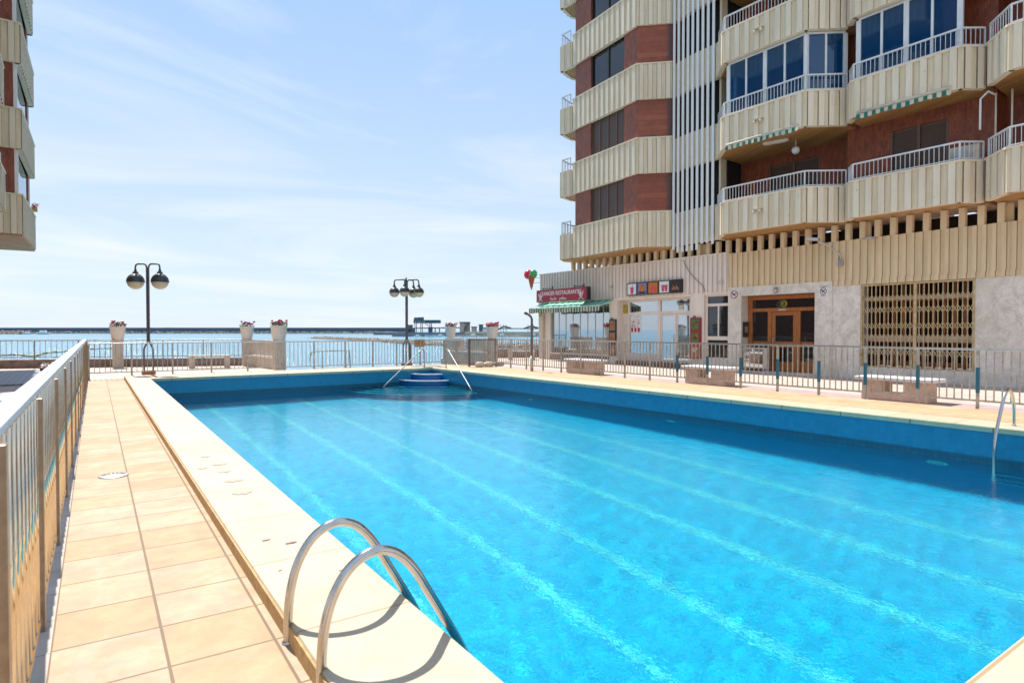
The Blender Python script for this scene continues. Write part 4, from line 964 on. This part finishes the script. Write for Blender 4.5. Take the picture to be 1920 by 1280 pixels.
# entrance portal in marble
gpart('marble_wall', MT['marble'], XB-.03, XB+.6, 13.46, 14.0, .0, 2.998); gpart('marble_wall', MT['marble'], XB-.03, XB+.6, 10.25, 10.8, .0, 2.998)
gpart('marble_wall', MT['marble'], XB-.03, XB+.6, 10.801, 13.459, 2.68, 2.998)
gpart('marble_wall', MT['marble'], XB, XB+.5, 9.41, 10.249, 0, 2.838); gpart('marble_wall', MT['marble'], XB, XB+.5, 5.16, 6.5, 0, 2.838); gpart('marble_wall', MT['marble'], XB, XB+.5, -14, 5.14, 0, 2.838)
gpart('marble_sill', MT['marble'], XB-.06, XB+.3, 5.6, 10.0, 0, .4)
mm_, t_m, p_m = newmat('blue_grey_plinth'); p_m.inputs['Base Color'].default_value = (.25, .27, .3, 1)
dx = 19.65
D43 = empty('entrance_door', (dx, 12.1, .1), 'varnished wooden entrance door with glass sidelights and a round house number above', 'door')
gpart('threshold', MT['marble'], XB-.25, dx+.1, 10.8, 13.46, .0, .1, D43)
for (y0, y1, z0, z1) in ((13.28, 13.45, .1, 2.66), (10.81, 11.02, .1, 2.66), (11.021, 13.279, 2.53, 2.66), (11.021, 13.279, 2.12, 2.24), (12.54, 12.68, .1, 2.119), (11.5, 11.62, .1, 2.119)):
    gpart('frame', MT['wood'], dx-.05, dx+.06, y0, y1, z0, z1, D43, .006)
for (y0, y1) in ((12.69, 13.27), (11.03, 11.49)):
    gpart('side_panel', MT['wood'], dx-.02, dx+.04, y0, y1, .1, .45, D43); gpart('side_panel', MT['wood'], dx-.02, dx+.04, y0, y1, .95, 1.1, D43)
    gpart('pane', MT['glass_dark'], dx, dx+.01, y0, y1, .451, .949, D43); gpart('pane', MT['glass_dark'], dx, dx+.01, y0, y1, 1.101, 2.119, D43)
gpart('pane', MT['glass_dark'], dx, dx+.01, 11.03, 13.27, 2.241, 2.529, D43)
lf_ = gpart('door_leaf', MT['wood'], dx-.035, dx+.03, 11.63, 11.76, .12, 2.11, D43, .005)
for (y0, y1, z0, z1) in ((12.4, 12.53, .12, 2.11), (11.761, 12.399, 1.98, 2.11), (11.761, 12.399, .12, .42), (11.761, 12.399, .9, 1.1)): gpart('stile', MT['wood'], dx-.035, dx+.03, y0, y1, z0, z1, lf_, .005)
gpart('pane', MT['glass_dark'], dx-.005, dx+.005, 11.761, 12.399, 1.101, 1.979, lf_); gpart('pane', MT['glass_dark'], dx-.005, dx+.005, 11.761, 12.399, .421, .899, lf_)
MB().tube([(dx-.04, 12.45, 1.0), (dx-.09, 12.45, 1.02), (dx-.09, 12.45, 1.2), (dx-.04, 12.45, 1.22)], .012, 8).build('handle', MT['silver'], lf_)
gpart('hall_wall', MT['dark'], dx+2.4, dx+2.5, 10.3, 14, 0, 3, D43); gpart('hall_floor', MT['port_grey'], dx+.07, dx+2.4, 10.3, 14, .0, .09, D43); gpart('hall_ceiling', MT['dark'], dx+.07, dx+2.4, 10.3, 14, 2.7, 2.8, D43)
gpart('hall_wall', MT['void'], dx+.07, dx+2.4, 13.47, 13.6, .1, 2.7, D43); gpart('hall_wall', MT['void'], dx+.07, dx+2.4, 10.6, 10.79, .1, 2.7, D43)
gpart('number_strip', MT['cream'], dx-.06, dx-.051, 12.0, 12.28, 2.15, 2.19, D43)
def text(body, m, loc, size, parent, name='lettering', ext=.004, rot=(R(90), 0, R(-90)), align='CENTER', sx=1.0):
    c = bpy.data.curves.new(name, 'FONT'); c.body = body; c.size = size; c.extrude = ext; c.align_x = align; c.align_y = 'CENTER'
    o = bpy.data.objects.new(name, c); COL.objects.link(o)
    me = bpy.data.meshes.new_from_object(o.evaluated_get(bpy.context.evaluated_depsgraph_get()))
    bpy.data.objects.remove(o); me.materials.clear(); me.materials.append(m)
    o = bpy.data.objects.new(name, me); COL.objects.link(o)
    me.transform(Matrix.Translation(loc) @ Matrix.Rotation(rot[2], 4, 'Z') @ Matrix.Rotation(rot[0], 4, 'X') @ Matrix.Diagonal((sx, 1, 1, 1)))
    if parent: o.parent = parent; o.matrix_parent_inverse = Matrix.Translation(-Vector(parent.location)) if parent.type == 'EMPTY' else Matrix()
    return o
def disc(x, y, z, r0, r1, m, name, parent, n=28, x1=None):
    """flat ring facing the pool (-X)"""
    x1 = x1 or x+.006; v = []
    for xx in (x, x1):
        for k in range(n):
            a = 2*math.pi*k/n; v += [(xx, y+r0*math.cos(a), z+r0*math.sin(a)), (xx, y+r1*math.cos(a), z+r1*math.sin(a))]
    f = []
    for k in range(n):
        j = (k+1) % n
        f += [(2*k, 2*k+1, 2*j+1, 2*j), (2*n+2*k, 2*n+2*j, 2*n+2*j+1, 2*n+2*k+1), (2*k+1, 2*n+2*k+1, 2*n+2*j+1, 2*j+1)]
        if r0 > 0: f.append((2*k, 2*j, 2*n+2*j, 2*n+2*k))
    return MB().add(v, f).build(name, m, parent)
disc(dx-.02, 12.1, 2.375, .095, .115, MT['yellow'], 'number_ring', D43); disc(dx-.02, 12.1, 2.375, .075, .083, MT['yellow'], 'number_ring', D43)
text('43', MT['yellow'], (dx-.012, 12.1, 2.375), .13, D43, 'house_number')
ds = empty('dome_lamp', (XB-.05, 12.12, 2.82), 'small round wall lamp on the marble lintel over the wooden door', 'wall lamp')
MB().lathe((XB-.09, 12.12, 2.8), [(.01, -.09), (.06, -.07), (.085, 0), (.07, .05), (.05, .07)], 18).build('bowl', MT['silver'], ds); MB().box(XB-.09, XB-.03, 12.06, 12.18, 2.84, 2.9).build('mount', MT['silver'], ds)
def dog_sign(y, z, r, label, board=None):
    s = empty('no_dogs_sign', (XB-.04, y, z), label, 'sign', 'no dogs signs')
    if board: gpart('board', MT['white'], XB-.04, XB-.031, y-board[0], y+board[0], z-board[1], z+board[1]*.85, s); text('PROHIBIDO', MT['black'], (XB-.043, y, z+board[1]*.7), .05, s, ext=.001); text('PERROS', MT['black'], (XB-.043, y, z-board[1]*.72), .05, s, ext=.001)
    disc(XB-.045, y, z, 0, r, MT['white'], 'plate', s); disc(XB-.05, y, z, r*.82, r, MT['red'] if not board else MT['shutter_frame'], 'ring', s)
    d = MB(); x0, x1 = XB-.049, XB-.046
    q = r*.5
    for a_ in ((-q*.9, q*.6, -q*.1, q*.45), (q*.45, q*1.1, q*.25, q*.75), (-q*.85, -q*.65, -q*.8, 0), (-q*.45, -q*.25, -q*.8, 0), (q*.15, q*.35, -q*.8, 0), (q*.42, q*.6, -q*.8, 0), (-q*1.15, -q*.85, q*.3, q*.8)): d.box(x0, x1, y-a_[1], y-a_[0], z+a_[2], z+a_[3])
    d.build('dog', MT['black'], s)
    MB().bar((XB-.051, y+r*.6, z+r*.6), (XB-.051, y-r*.6, z-r*.6), r*.16, .004, (1, 0, 0)).build('slash', MT['shutter_frame'] if board else MT['red'], s)
dog_sign(13.74, 2.74, .14, 'round no dogs sign on the marble left of the wooden entrance door')
dog_sign(10.52, 2.7, .11, 'no dogs sign on a white board at the right of the wooden entrance door', (.15, .2))
mbx = empty('intercom_panel', (XB+.1, 13.44, 1.5), 'dark intercom panel in the left reveal of the entrance', 'intercom')
gpart('panel', MT['void'], XB+.05, XB+.36, 13.42, 13.459, 1.24, 1.77, mbx); gpart('buttons', MT['silver'], XB+.13, XB+.28, 13.405, 13.419, 1.4, 1.62, mbx)
bx_ = empty('notice_case', (19.1, 12.8, .2), 'glass fronted metal case standing left of the wooden entrance door', 'cabinet')
gpart('frame', MT['silver'], 18.98, 19.2, 12.3, 13.2, .18, .9, bx_, .02); gpart('glass_front', MT['glass_shop'], 18.965, 18.979, 12.45, 13.15, .24, .84, bx_)
for y in (12.36, 13.12): gpart('foot', MT['silver'], 19.02, 19.16, y-.03, y+.03, .05, .179, bx_)
tag(B(XB+.02, XB+.12, 10.77, 10.8-.001, 1.28, 1.56).build('letter_slot', MT['cream'], None, .01), 'small white box on the right reveal of the entrance', 'box')
# folding grille and what stands behind it
gg = empty('folding_grille', (19.3, 7.95, .4), 'ochre folding lattice grille closing a wide opening in the marble wall', 'grille')
for (y0, y1, z0, z1) in ((9.36, 9.41, .4, 2.83), (6.5, 6.55, .4, 2.83), (6.551, 9.359, 2.78, 2.83), (6.551, 9.359, .4, .44), (7.9, 7.98, .441, 2.779)): gpart('frame', MT['gate'], 19.27, 19.33, y0, y1, z0, z1, gg)
nst = 24; ys = [6.57+i*(9.34-6.57)/nst for i in range(nst+1)]
for i, y in enumerate(ys):
    gpart('upright', MT['gate'], 19.29, 19.305, y-.012, y+.012, .441, 2.779, gg)
for zc in (2.42, 2.08, 1.62, 1.3, .86):
    lat = MB()
    for i in range(nst):
        a_, b_ = ys[i], ys[i+1]
        lat.bar((19.283, a_, zc-.1), (19.283, b_, zc+.1), .018, .008, (1, 0, 0)); lat.bar((19.309, a_, zc+.1), (19.309, b_, zc-.1), .018, .008, (1, 0, 0))
    lat.build('lattice_row', MT['gate'], gg)
gw = MB()
for y in [6.7+.26*i for i in range(11)]: gw.box(19.95, 19.99, y-.04, y+.04, .42, 2.8)
for z in (.5, 1.18, 2.38): gw.box(19.96, 20.0, 6.5, 9.41, z-.06, z+.08)
gw.build('inner_shutter', MT['wood'], gg)
gpart('inner_beam', MT['concrete'], 19.7, 19.8, 6.5, 9.41, 2.36, 2.46, gg); gpart('inner_beam', MT['concrete'], 19.7, 19.8, 6.5, 9.41, 1.15, 1.32, gg)
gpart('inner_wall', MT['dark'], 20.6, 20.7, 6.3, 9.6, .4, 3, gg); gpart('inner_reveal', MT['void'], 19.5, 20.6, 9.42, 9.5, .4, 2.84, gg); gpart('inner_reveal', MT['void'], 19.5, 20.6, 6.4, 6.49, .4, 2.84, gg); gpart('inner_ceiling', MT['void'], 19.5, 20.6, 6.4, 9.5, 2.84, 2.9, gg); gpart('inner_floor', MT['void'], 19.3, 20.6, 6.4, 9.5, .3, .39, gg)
# wall lamps
sl = empty('facade_lamp', (XB, 10, 3.6), 'curved arm street light on the beige slatted wall above the entrance', 'wall lamp')
MB().tube(smooth_path([(19.2, 9.97, 3.55), (19.15, 9.97, 3.75), (19.05, 10.1, 3.92), (18.95, 10.3, 4.1), (18.85, 10.5, 4.24)], 4), .022, 8).build('arm', MT['silver'], sl)
gpart('ballast_box', MT['silver'], 19.13, 19.22, 9.9, 10.05, 3.44, 3.62, sl, .01); MB().bar((18.8, 10.44, 4.26), (18.7, 10.78, 4.3), .16, .09).build('lamp_head', MT['silver'], sl)
tag(MB().tube([(18.9+.16*math.cos(a), 9.0+.2*math.sin(a), 4.14) for a in [k*6.283/20 for k in range(21)]], .018, 6).build('ring_lamp', MT['silver']), 'thin metal lamp ring fixed under the beige posts of the slatted wall', 'lamp ring')

MB().tube(smooth_path([(19.19, 16.0, 4.15), (19.18, 15.7, 3.7), (19.18, 15.35, 3.35), (19.18, 15.05, 3.1), (19.2, 15.0, 2.9)], 4), .012, 6).build('cable', MT['lamp_purple'], T)
MB().tube([(19.19, 15.66, 2.9), (19.17, 15.66, 1.6)], .012, 6).build('cable', MT['facade_a'], T)
for y, z in ((19.9, 3.35), (14.3, 3.2)): B(19.15, 19.22, y-.08, y+.08, z-.05, z+.05).build('junction_box', MT['concrete'], T, .01)
# restaurant in the sea end of the ground storey
gpart('pillar', MT['facade_a'], XB+.0, XB+.4, 24.2, 24.6, 0, 2.859); gpart('corner_pillar', MT['concrete'], XB-.12, XB+.14, 24.68, 25.0, 0, 2.859)
gpart('low_wall', MT['wall_low'], XB-.02, XB+.25, 20.06, 24.199, 0, .34); gpart('sill', MT['facade_a'], XB-.06, XB+.26, 20.06, 24.199, .341, .4)
gpart('pillar', MT['facade_a'], XB-.02, XB+.4, 19.57, 20.06, 0, 2.859); gpart('marble_pier', MT['marble'], 19.62, 20.0, 19.25, 19.569, 0, 2.859)
gpart('header', MT['facade_a'], XB-.005, 19.7, 15.72, 19.569, 2.76, 2.859); gpart('header', MT['facade_a'], XB-.005, 19.7, 20.061, 24.199, 2.62, 2.859)
gpart('pillar', MT['facade_a'], XB-.0, 19.75, 15.13, 15.719, 0, 2.859); gpart('pillar', MT['facade_a'], XB-.02, 19.75, 15.05, 15.129, 0, 2.859)
gpart('low_wall', MT['marble'], XB+.05, 19.7, 14.001, 15.049, 0, .42); gpart('header', MT['facade_a'], XB-.005, 19.7, 14.001, 15.049, 2.78, 2.859)
gpart('side_wall', MT['facade_a'], 23.5, 23.7, 14, 25, 0, 4.2); gpart('roof', MT['facade_a'], XB+.01, 23.7, 14.02, 25.03, 4.0, 4.18); gpart('end_beam', MT['facade_a'], XB+.01, 30, 24.8, 25.04, 2.7, 4.2)
gpart('shop_floor', MT['deck'], XB+.3, 26, 14.0, 25, .02, .06); gpart('shop_back_wall', MT['facade_a'], 26, 26.1, 14, 25, 0, 4.0); gpart('inner_side_wall', MT['void'], 20.02, 26, 13.9, 14.0, 0, 4.0)
win = gpart('glazed_wall', MT['glass_shop'], XB+.12, XB+.13, 20.07, 24.19, .41, 2.61)
for i in range(9):
    y = 20.07+i*(24.19-20.07)/8; gpart('joint', MT['silver'], XB+.1, XB+.118, y-.012, y+.012, .41, 2.61, win)
gpart('door_step', MT['shutter_frame'], 18.75, 19.6, 15.75, 19.2, .04, .2)
sf = empty('shopfront', (19.6, 17.6, .2), 'cream framed shopfront with transom windows and a double glass door under the menu board', 'shopfront')
for (y0, y1, z0, z1) in ((19.17, 19.249, .2, 2.76), (17.45, 17.6, .2, 2.76), (15.72, 15.84, .2, 2.76), (15.841, 17.449, 2.68, 2.76), (17.601, 19.169, 2.68, 2.76), (15.841, 17.449, 2.13, 2.23), (17.601, 19.169, 2.13, 2.23), (17.601, 19.169, .2, .5)): gpart('frame', MT['facade_a'], 19.56, 19.64, y0, y1, z0, z1, sf)
for (y0, y1, z0, z1) in ((15.85, 17.44, 2.235, 2.675), (17.61, 19.16, 2.235, 2.675), (17.61, 19.16, .505, 2.125)): gpart('pane', MT['glass_shop'], 19.6, 19.61, y0, y1, z0, z1, sf)
for (y0, y1) in ((16.66, 17.44), (15.85, 16.63)):
    dl = gpart('door_leaf', MT['glass_shop'], 19.585, 19.595, y0+.06, y1-.06, .3, 2.05, sf)
    for (a_, b_, c_, d_) in ((y0, y0+.06, .2, 2.12), (y1-.06, y1, .2, 2.12), (y0+.061, y1-.061, 2.05, 2.12), (y0+.061, y1-.061, .2, .3)): gpart('frame', MT['facade_a'], 19.57, 19.62, a_, b_, c_, d_, dl)
    MB().tube([(19.55, y1-.1 if y0 < 16 else y0+.1, 1.0), (19.55, y1-.1 if y0 < 16 else y0+.1, 1.3)], .012, 6).build('handle', MT['silver'], dl)
gpart('notice', MT['cream'], 19.585, 19.599, 16.3, 16.55, 2.28, 2.45, sf)
pc = empty('window_sticker', (19.58, 18.9, 1.8), 'sheet of small pink food pictures stuck on the shopfront window', 'sticker sheet')
gpart('sheet', MT['white'], 19.59, 19.599, 18.55, 19.14, 1.35, 2.12, pc)
rr = random.Random(9); mb1, mb2 = MB(), MB()
for i in range(44):
    y = rr.uniform(18.6, 19.1); z = rr.uniform(1.62, 2.08); s_ = rr.uniform(.014, .03); (mb1 if i % 2 else mb2).box(19.582, 19.589, y-s_, y+s_, z-s_*.6, z+s_*.6)
mb1.build('pictures', MT['food_p'], pc); mb2.build('pictures', MT['food_b'], pc)
mb1 = MB()
for y in (18.66, 18.85, 19.04): mb1.add([(19.584, y+a, z) for a, z in ((-.05, 1.4), (.05, 1.4), (.065, 1.58), (-.065, 1.58))], [(0, 1, 2, 3)])
mb1.build('cups', MT['red'], pc)
wd = empty('side_window', (19.4, 14.5, .5), 'cream framed window right of the red poster, left of the marble entrance', 'window')
for (y0, y1, z0, z1) in ((14.98, 15.049, .42, 2.78), (14.001, 14.04, .42, 2.78), (14.041, 14.979, 2.72, 2.78), (14.041, 14.979, 2.36, 2.46), (14.041, 14.979, 1.12, 1.26), (14.48, 14.54, 1.261, 2.359), (14.041, 14.979, .42, .48)): gpart('frame', MT['facade_a'], 19.36, 19.42, y0, y1, z0, z1, wd)
for (y0, y1, z0, z1) in ((14.041, 14.979, 2.461, 2.719), (14.041, 14.479, 1.261, 2.359), (14.541, 14.979, 1.261, 2.359), (14.041, 14.979, .481, 1.119)): gpart('pane', MT['glass_dark'], 19.38, 19.39, y0, y1, z0, z1, wd)
gpart('roller_blind', MT['food_g'], 19.43, 19.45, 14.05, 14.97, 2.1, 2.36, wd)
# tables and chairs behind the glass, seen as dark shapes
for i, y in enumerate((23.4, 22.1, 20.9, 18.3)):
    t = empty('cafe_table', (20.6, y, .06), ('dark cafe table behind the far end of the restaurant glass', 'dark cafe table behind the middle of the restaurant glass', 'dark cafe table behind the near end of the restaurant glass', 'dark cafe table just inside the shopfront window')[i], 'table', 'tables inside the restaurant')
    MB().box(20.25, 20.95, y-.35, y+.35, .76, .8).build('top', MT['black'], t)
    for a_, b_ in ((-.3, -.3), (.3, -.3), (.3, .3), (-.3, .3)): MB().bar((20.6+a_, y+b_, .06), (20.6+a_, y+b_, .76), .04).build('leg', MT['black'], t)
# restaurant sign on arms
sg = empty('restaurant_sign', (18.5, 22.6, 3.1), 'long red signboard reading TANGER RESTAURANTE hung on two arms over the awning', 'sign')
sx_, y0, y1, z0, z1 = 18.55, 20.72, 24.42, 2.82, 3.4
gpart('box', MT['black'], sx_, sx_+.2, y0, y1, z0, z1, sg, .01); gpart('face', MT['red'], sx_-.012, sx_-.001, y0+.05, y1-.03, z0+.02, z1-.02, sg)
text('TANGER RESTAURANTE', MT['white'], (sx_-.016, 22.6, 3.2), .265, sg, sx=.98)
text('\uFEE2\uFECC\uFEC4\uFEE3', MT['white'], (sx_-.016, 22.4, 2.96), .22, sg)
text('\uFE94\uFEA0\uFEE8\uFEC3', MT['white'], (sx_-.016, 23.1, 2.96), .22, sg)
for yc in (24.08, 21.15):
    e = MB(); X = sx_-.016
    for k in (-1, 0, 1):
        e.bar((X, yc+k*.09, 3.02), (X, yc+k*.17, 3.24+(0.06 if k == 0 else 0)), .03, .004, (1, 0, 0))
    e.bar((X, yc-.16, 2.86), (X, yc+.1, 3.02), .025, .004, (1, 0, 0)); e.bar((X, yc+.16, 2.86), (X, yc-.1, 3.02), .025, .004, (1, 0, 0))
    o = e.build('emblem', MT['white'], sg); disc(X-.001, yc, 3.08, .085, .11, MT['white'], 'emblem_ring', sg, 20, X+.003); disc(X-.001, yc, 3.08, .0, .05, MT['pot'], 'emblem_dot', sg, 14, X+.003)
for yc in (24.0, 21.7):
    a_ = MB().bar((sx_+.05, yc, 3.47), (XB, yc, 3.5), .04, .03).build('arm', MT['black'], sg); gpart('wall_plate', MT['black'], XB-.05, XB-.03, yc-.04, yc+.04, 3.4, 3.6, sg); gpart('hanger', MT['black'], sx_+.08, sx_+.11, yc-.015, yc+.015, 3.4, 3.47, sg)
aw = empty('awning', (18.9, 22.3, 2.7), 'open green and white striped awning under the red restaurant sign', 'awning')
ya, yb = 24.75, 19.75; n = 36; m_ = MB()
for i in range(n+1):
    p_ = ya+(yb-ya)*i/n
    for j in range(5):
        t2 = j/4; m_.v.append((19.19-.84*t2, p_, 2.8-.27*t2-.02*math.sin(math.pi*t2)))
for i in range(n):
    for j in range(4): a_ = i*5+j; m_.f.append((a_, a_+5, a_+6, a_+1)); m_.sm.append(True); m_.mi.append(0 if i % 3 else 1)
m_.build('canopy', [MT['mint'], MT['green']], aw)
cloth_strip(18.345, ya, yb, 2.5, 2.31, 54, .03).build('valance', [MT['green'], MT['cream']], aw)
MB().bar((18.35, ya, 2.515), (18.35, yb, 2.515), .05, .04).build('front_bar', MT['cream'], aw); MB().tube([(19.14, ya, 2.83), (19.14, yb, 2.83)], .04, 8).build('roller', MT['cream'], aw)
for y in (24.6, 19.9): MB().bar((19.15, y, 2.7), (18.37, y, 2.5), .04, .03).build('arm', MT['white'], aw)
# five picture menu board
pm_ = empty('menu_board', (19.15, 17.45, 3.18), 'black menu board with five lit food pictures above the shopfront', 'menu board')
gpart('frame', MT['black'], 19.12, 19.21, 16.0, 18.9, 2.92, 3.44, pm_)
w5 = (18.9-16.0)/5
for i in range(5):
    yc = 18.9-w5*(i+.5); h_ = w5/2-.05
    gpart('picture', [MT['white'], MT['poster_blue'], MT['food_o'], MT['white'], MT['void']][i], 19.108, 19.119, yc-h_, yc+h_, 2.96, 3.4, pm_)
    mb = MB(); X = 19.104
    if i == 0:
        mb.add([(X, yc+a, z) for a, z in ((-.09, 2.98), (.05, 2.98), (.09, 3.26), (-.12, 3.26))], [(0, 1, 2, 3)]); mb.bar((X, yc-.02, 3.2), (X, yc-.08, 3.38), .015, .004, (1, 0, 0)); mm2 = 'food_p'
    elif i == 1: disc(X-.001, yc, 3.2, 0, .15, MT['food_o'], 'dish', pm_, 18, X+.003); mb.box(X, X+.003, yc-.18, yc+.18, 2.98, 3.06); mm2 = 'void'
    elif i == 2:
        for a in (-.12, .06): mb.add([(X, yc+a-.05, 3.0), (X, yc+a+.07, 3.0), (X, yc+a+.09, 3.22), (X, yc+a-.07, 3.22)], [(0, 1, 2, 3)])
        mm2 = 'flower3'
    elif i == 3:
        for a in (-.13, .03): mb.add([(X, yc+a-.04, 3.0), (X, yc+a+.08, 3.0), (X, yc+a+.11, 3.26), (X, yc+a-.06, 3.26)], [(0, 1, 2, 3)])
        mm2 = 'food_p'
    else:
        for a in range(7): mb.bar((X, yc-.16+a*.05, 3.04+.03*(a % 2)), (X, yc-.12+a*.05, 3.12+.05*(a % 3)), .045, .004, (1, 0, 0))
        mm2 = 'food_b'
    mb.build('dish', MT[mm2], pm_)
def tall_poster(label, y0, y1, z0, z1, n, m, mats):
    p = empty('poster', (19.2, (y0+y1)/2, z0), label, 'poster')
    gpart('backing', m, 19.17, 19.229, y0, y1, z0, z1, p)
    h_ = (z1-z0)/n; rr = random.Random(int(y0*10))
    for i in range(n):
        zc = z0+h_*(i+.5); gpart('picture', MT[mats[i]], 19.16, 19.169, y0+.05, y1-.05, zc-h_*.4, zc+h_*.4, p)
        mb = MB()
        for j in range(6): 
            yy = rr.uniform(y0+.12, y1-.12); z_ = zc+rr.uniform(-.25, .25)*h_; mb.bar((19.157, yy-.05, z_-.02), (19.157, yy+.05, z_+.03), .05, .004, (1, 0, 0))
        mb.build('food', MT[('pot', 'food_o', 'food_b')[i % 3]], p)
    MB().tube([(19.19, (y0+y1)/2, z1+.01), (19.12, (y0+y1)/2, z1+.07), (19.06, (y0+y1)/2, z1+.02)], .02, 6).build('lamp', MT['black'], p)
tall_poster('tall black poster with food pictures between the restaurant glass and the shopfront', 19.6, 20.02, .38, 1.94, 3, MT['black'], ['food_b', 'food_b', 'food_b'])
tall_poster('tall red poster with food pictures right of the double glass door', 15.16, 15.64, .42, 1.95, 3, MT['red'], ['food_b', 'food_g', 'food_g'])
for k, (x, y, z, lb) in enumerate(((19.6, 19.45, 2.3, 'mustard yellow plates on the marble pier left of the shopfront'), (19.1, 24.84, 2.25, 'mustard yellow plates on the corner pillar under the awning'))):
    s_ = empty('wall_plate_sign', (x, y, z), lb, 'sign')
    for dz in (0, .19): gpart('plate', MT['yellow'], x-.02, x, y-.12, y+.1, z-.09+dz, z+.08+dz, s_)
# ice cream shaped sign at the corner
ic = empty('cone_sign', (19.0, 25.25, 4.0), 'red and green cone shaped sign sticking out at the roof corner of the restaurant', 'sign')
MB().lathe((18.98, 25.4, 3.5), [(.015, 0), (.07, .16), (.15, .5), (.2, .72), (.19, .76)], 18).build('cone', MT['cone_red'], ic)
MB().lathe((18.93, 25.58, 4.28), [(.01, -.2)]+[(.23*math.cos(a), .25*math.sin(a)) for a in [R(-60+15*k) for k in range(10)]]+[(.01, .25)], 18).build('red_scoop', MT['scoop_red'], ic)
MB().lathe((19.03, 25.3, 4.3), [(.01, -.19)]+[(.2*math.cos(a), .22*math.sin(a)) for a in [R(-60+15*k) for k in range(10)]]+[(.01, .22)], 18).build('green_scoop', MT['scoop_green'], ic)
for z in (3.85, 4.1): MB().bar((19.05, 25.3, z), (19.25, 25.0, z), .02).build('bracket', MT['silver'], ic)
for k, (y, s_) in enumerate(((22.9, .34), (24.0, .26))):
    d_ = empty('satellite_dish', (20.6, y, 4.2), ('larger satellite dish on the flat roof at the first post', 'smaller satellite dish further along the flat roof edge')[k], 'satellite dish')
    MB().lathe((20.6, y, 4.3+s_*.3), [(.01, s_*.75), (s_*.5, s_*.62), (s_*.85, s_*.3), (s_, 0), (s_*.9, 0)], 18).build('dish', MT['concrete'], d_); MB().bar((20.6, y, 4.15), (20.6, y, 4.5), .05).build('mast', MT['silver'], d_)

# ------------------------------------------------------------ twin tower at the left edge
T2 = empty('apartment_tower', (-6, 25, 0), 'twin cream and red apartment tower only just visible at the left edge of the picture', 'apartment building')
P2 = [(-2.35, 22.8), (-2.35, 26.75), (-1.74, 26.78), (-1.32, 26.78), (-1.16, 31.8), (-9, 31.9)]
P3 = [(-2.3, 16.2), (-1.5, 17.0), (-1.46, 22.0), (-2.3, 22.78)]
for k, z in enumerate(FL):
    b_ = ribbed(MB(), P2, z, z+1.3, .34, .16, .038).build('spandrel', [MT['precast'], MT['recess'], MT['joint']], T2); strip(MB(), P2, z+1.3, z+1.345, -.15, .055).build('coping', MT['precast'], b_)
    b_ = ribbed(MB(), P3, z, z+1.04, .34, .16, .038).build('balcony', [MT['precast'], MT['recess'], MT['joint']], T2); strip(MB(), P3, z+1.04, z+1.08, -.15, .05).build('coping', MT['precast'], b_)
    railing(MB(), offset_path(P3, -.07), z+1.08, z+1.53).build('railing', MT['rail_white'], b_)
    MB().prism(offset_path(P3, -.13)+[(-4, 22.78), (-4, 16.2)], z+.03, z+.17).build('soffit', MT['soffit'], b_)
    z0, z1 = z+1.27, z+2.86
    ip2 = offset_path(P2, -.08)
    MB().prism([ip2[1], ip2[2], (-1.5, 26.86), (-1.5, 28.0), (-3.5, 28), (-3.5, 26.8)], z0, z1).build('brick_pier', MT['brick'], T2)
    B(-1.5, -1.4, 26.87, 27.05, z0, z1).build('white_post', MT['white'], T2)
    w_ = MB().prism([(-1.46, 27.06), (-1.36, 31.2), (-1.5, 31.2), (-1.6, 27.06)], z0, z1).build('window', MT['glass_black'], T2)
    MB().prism([(-1.33, 31.21), (-1.3, 31.7), (-3, 31.75), (-3, 31.21)], z0, z1).build('brick_pier', MT['brick'], T2)
MB().prism([p for p in P2]+[(-9, 22.8)], 4.64, 4.698).build('soffit', MT['soffit'], T2)
B(-9, -4.01, 16, 31.6, 0, 25).build('core_wall', MT['brick'], T2); B(-4, -2.6, 22.9, 31.3, 4.72, 25).build('brick_wall', MT['brick'], T2)
t = empty('balcony_flower', (-1.1, 30.4, FL[0]+1.35), 'small red flowers on the lowest balcony edge of the left tower', 'flower box')
MB().box(-1.2, -1.02, 30.2, 30.6, FL[0]+1.35, FL[0]+1.47).build('box', MT['coping_side'], t)
lf = MB()
for i in range(60):
    c = Vector((-1.1+rr.gauss(0, .06), 30.4+rr.gauss(0, .12), FL[0]+1.5+abs(rr.gauss(0, .06)))); u = Vector((rr.gauss(0, 1), rr.gauss(0, 1), rr.gauss(0, 1))).normalized()*.03; v = u.cross(Vector((.2, .3, 1))).normalized()*.03
    lf.add([c-u, c+v, c+u, c-v], [(0, 1, 2, 3)])
lf.build('flowers', MT['flower3'], t)
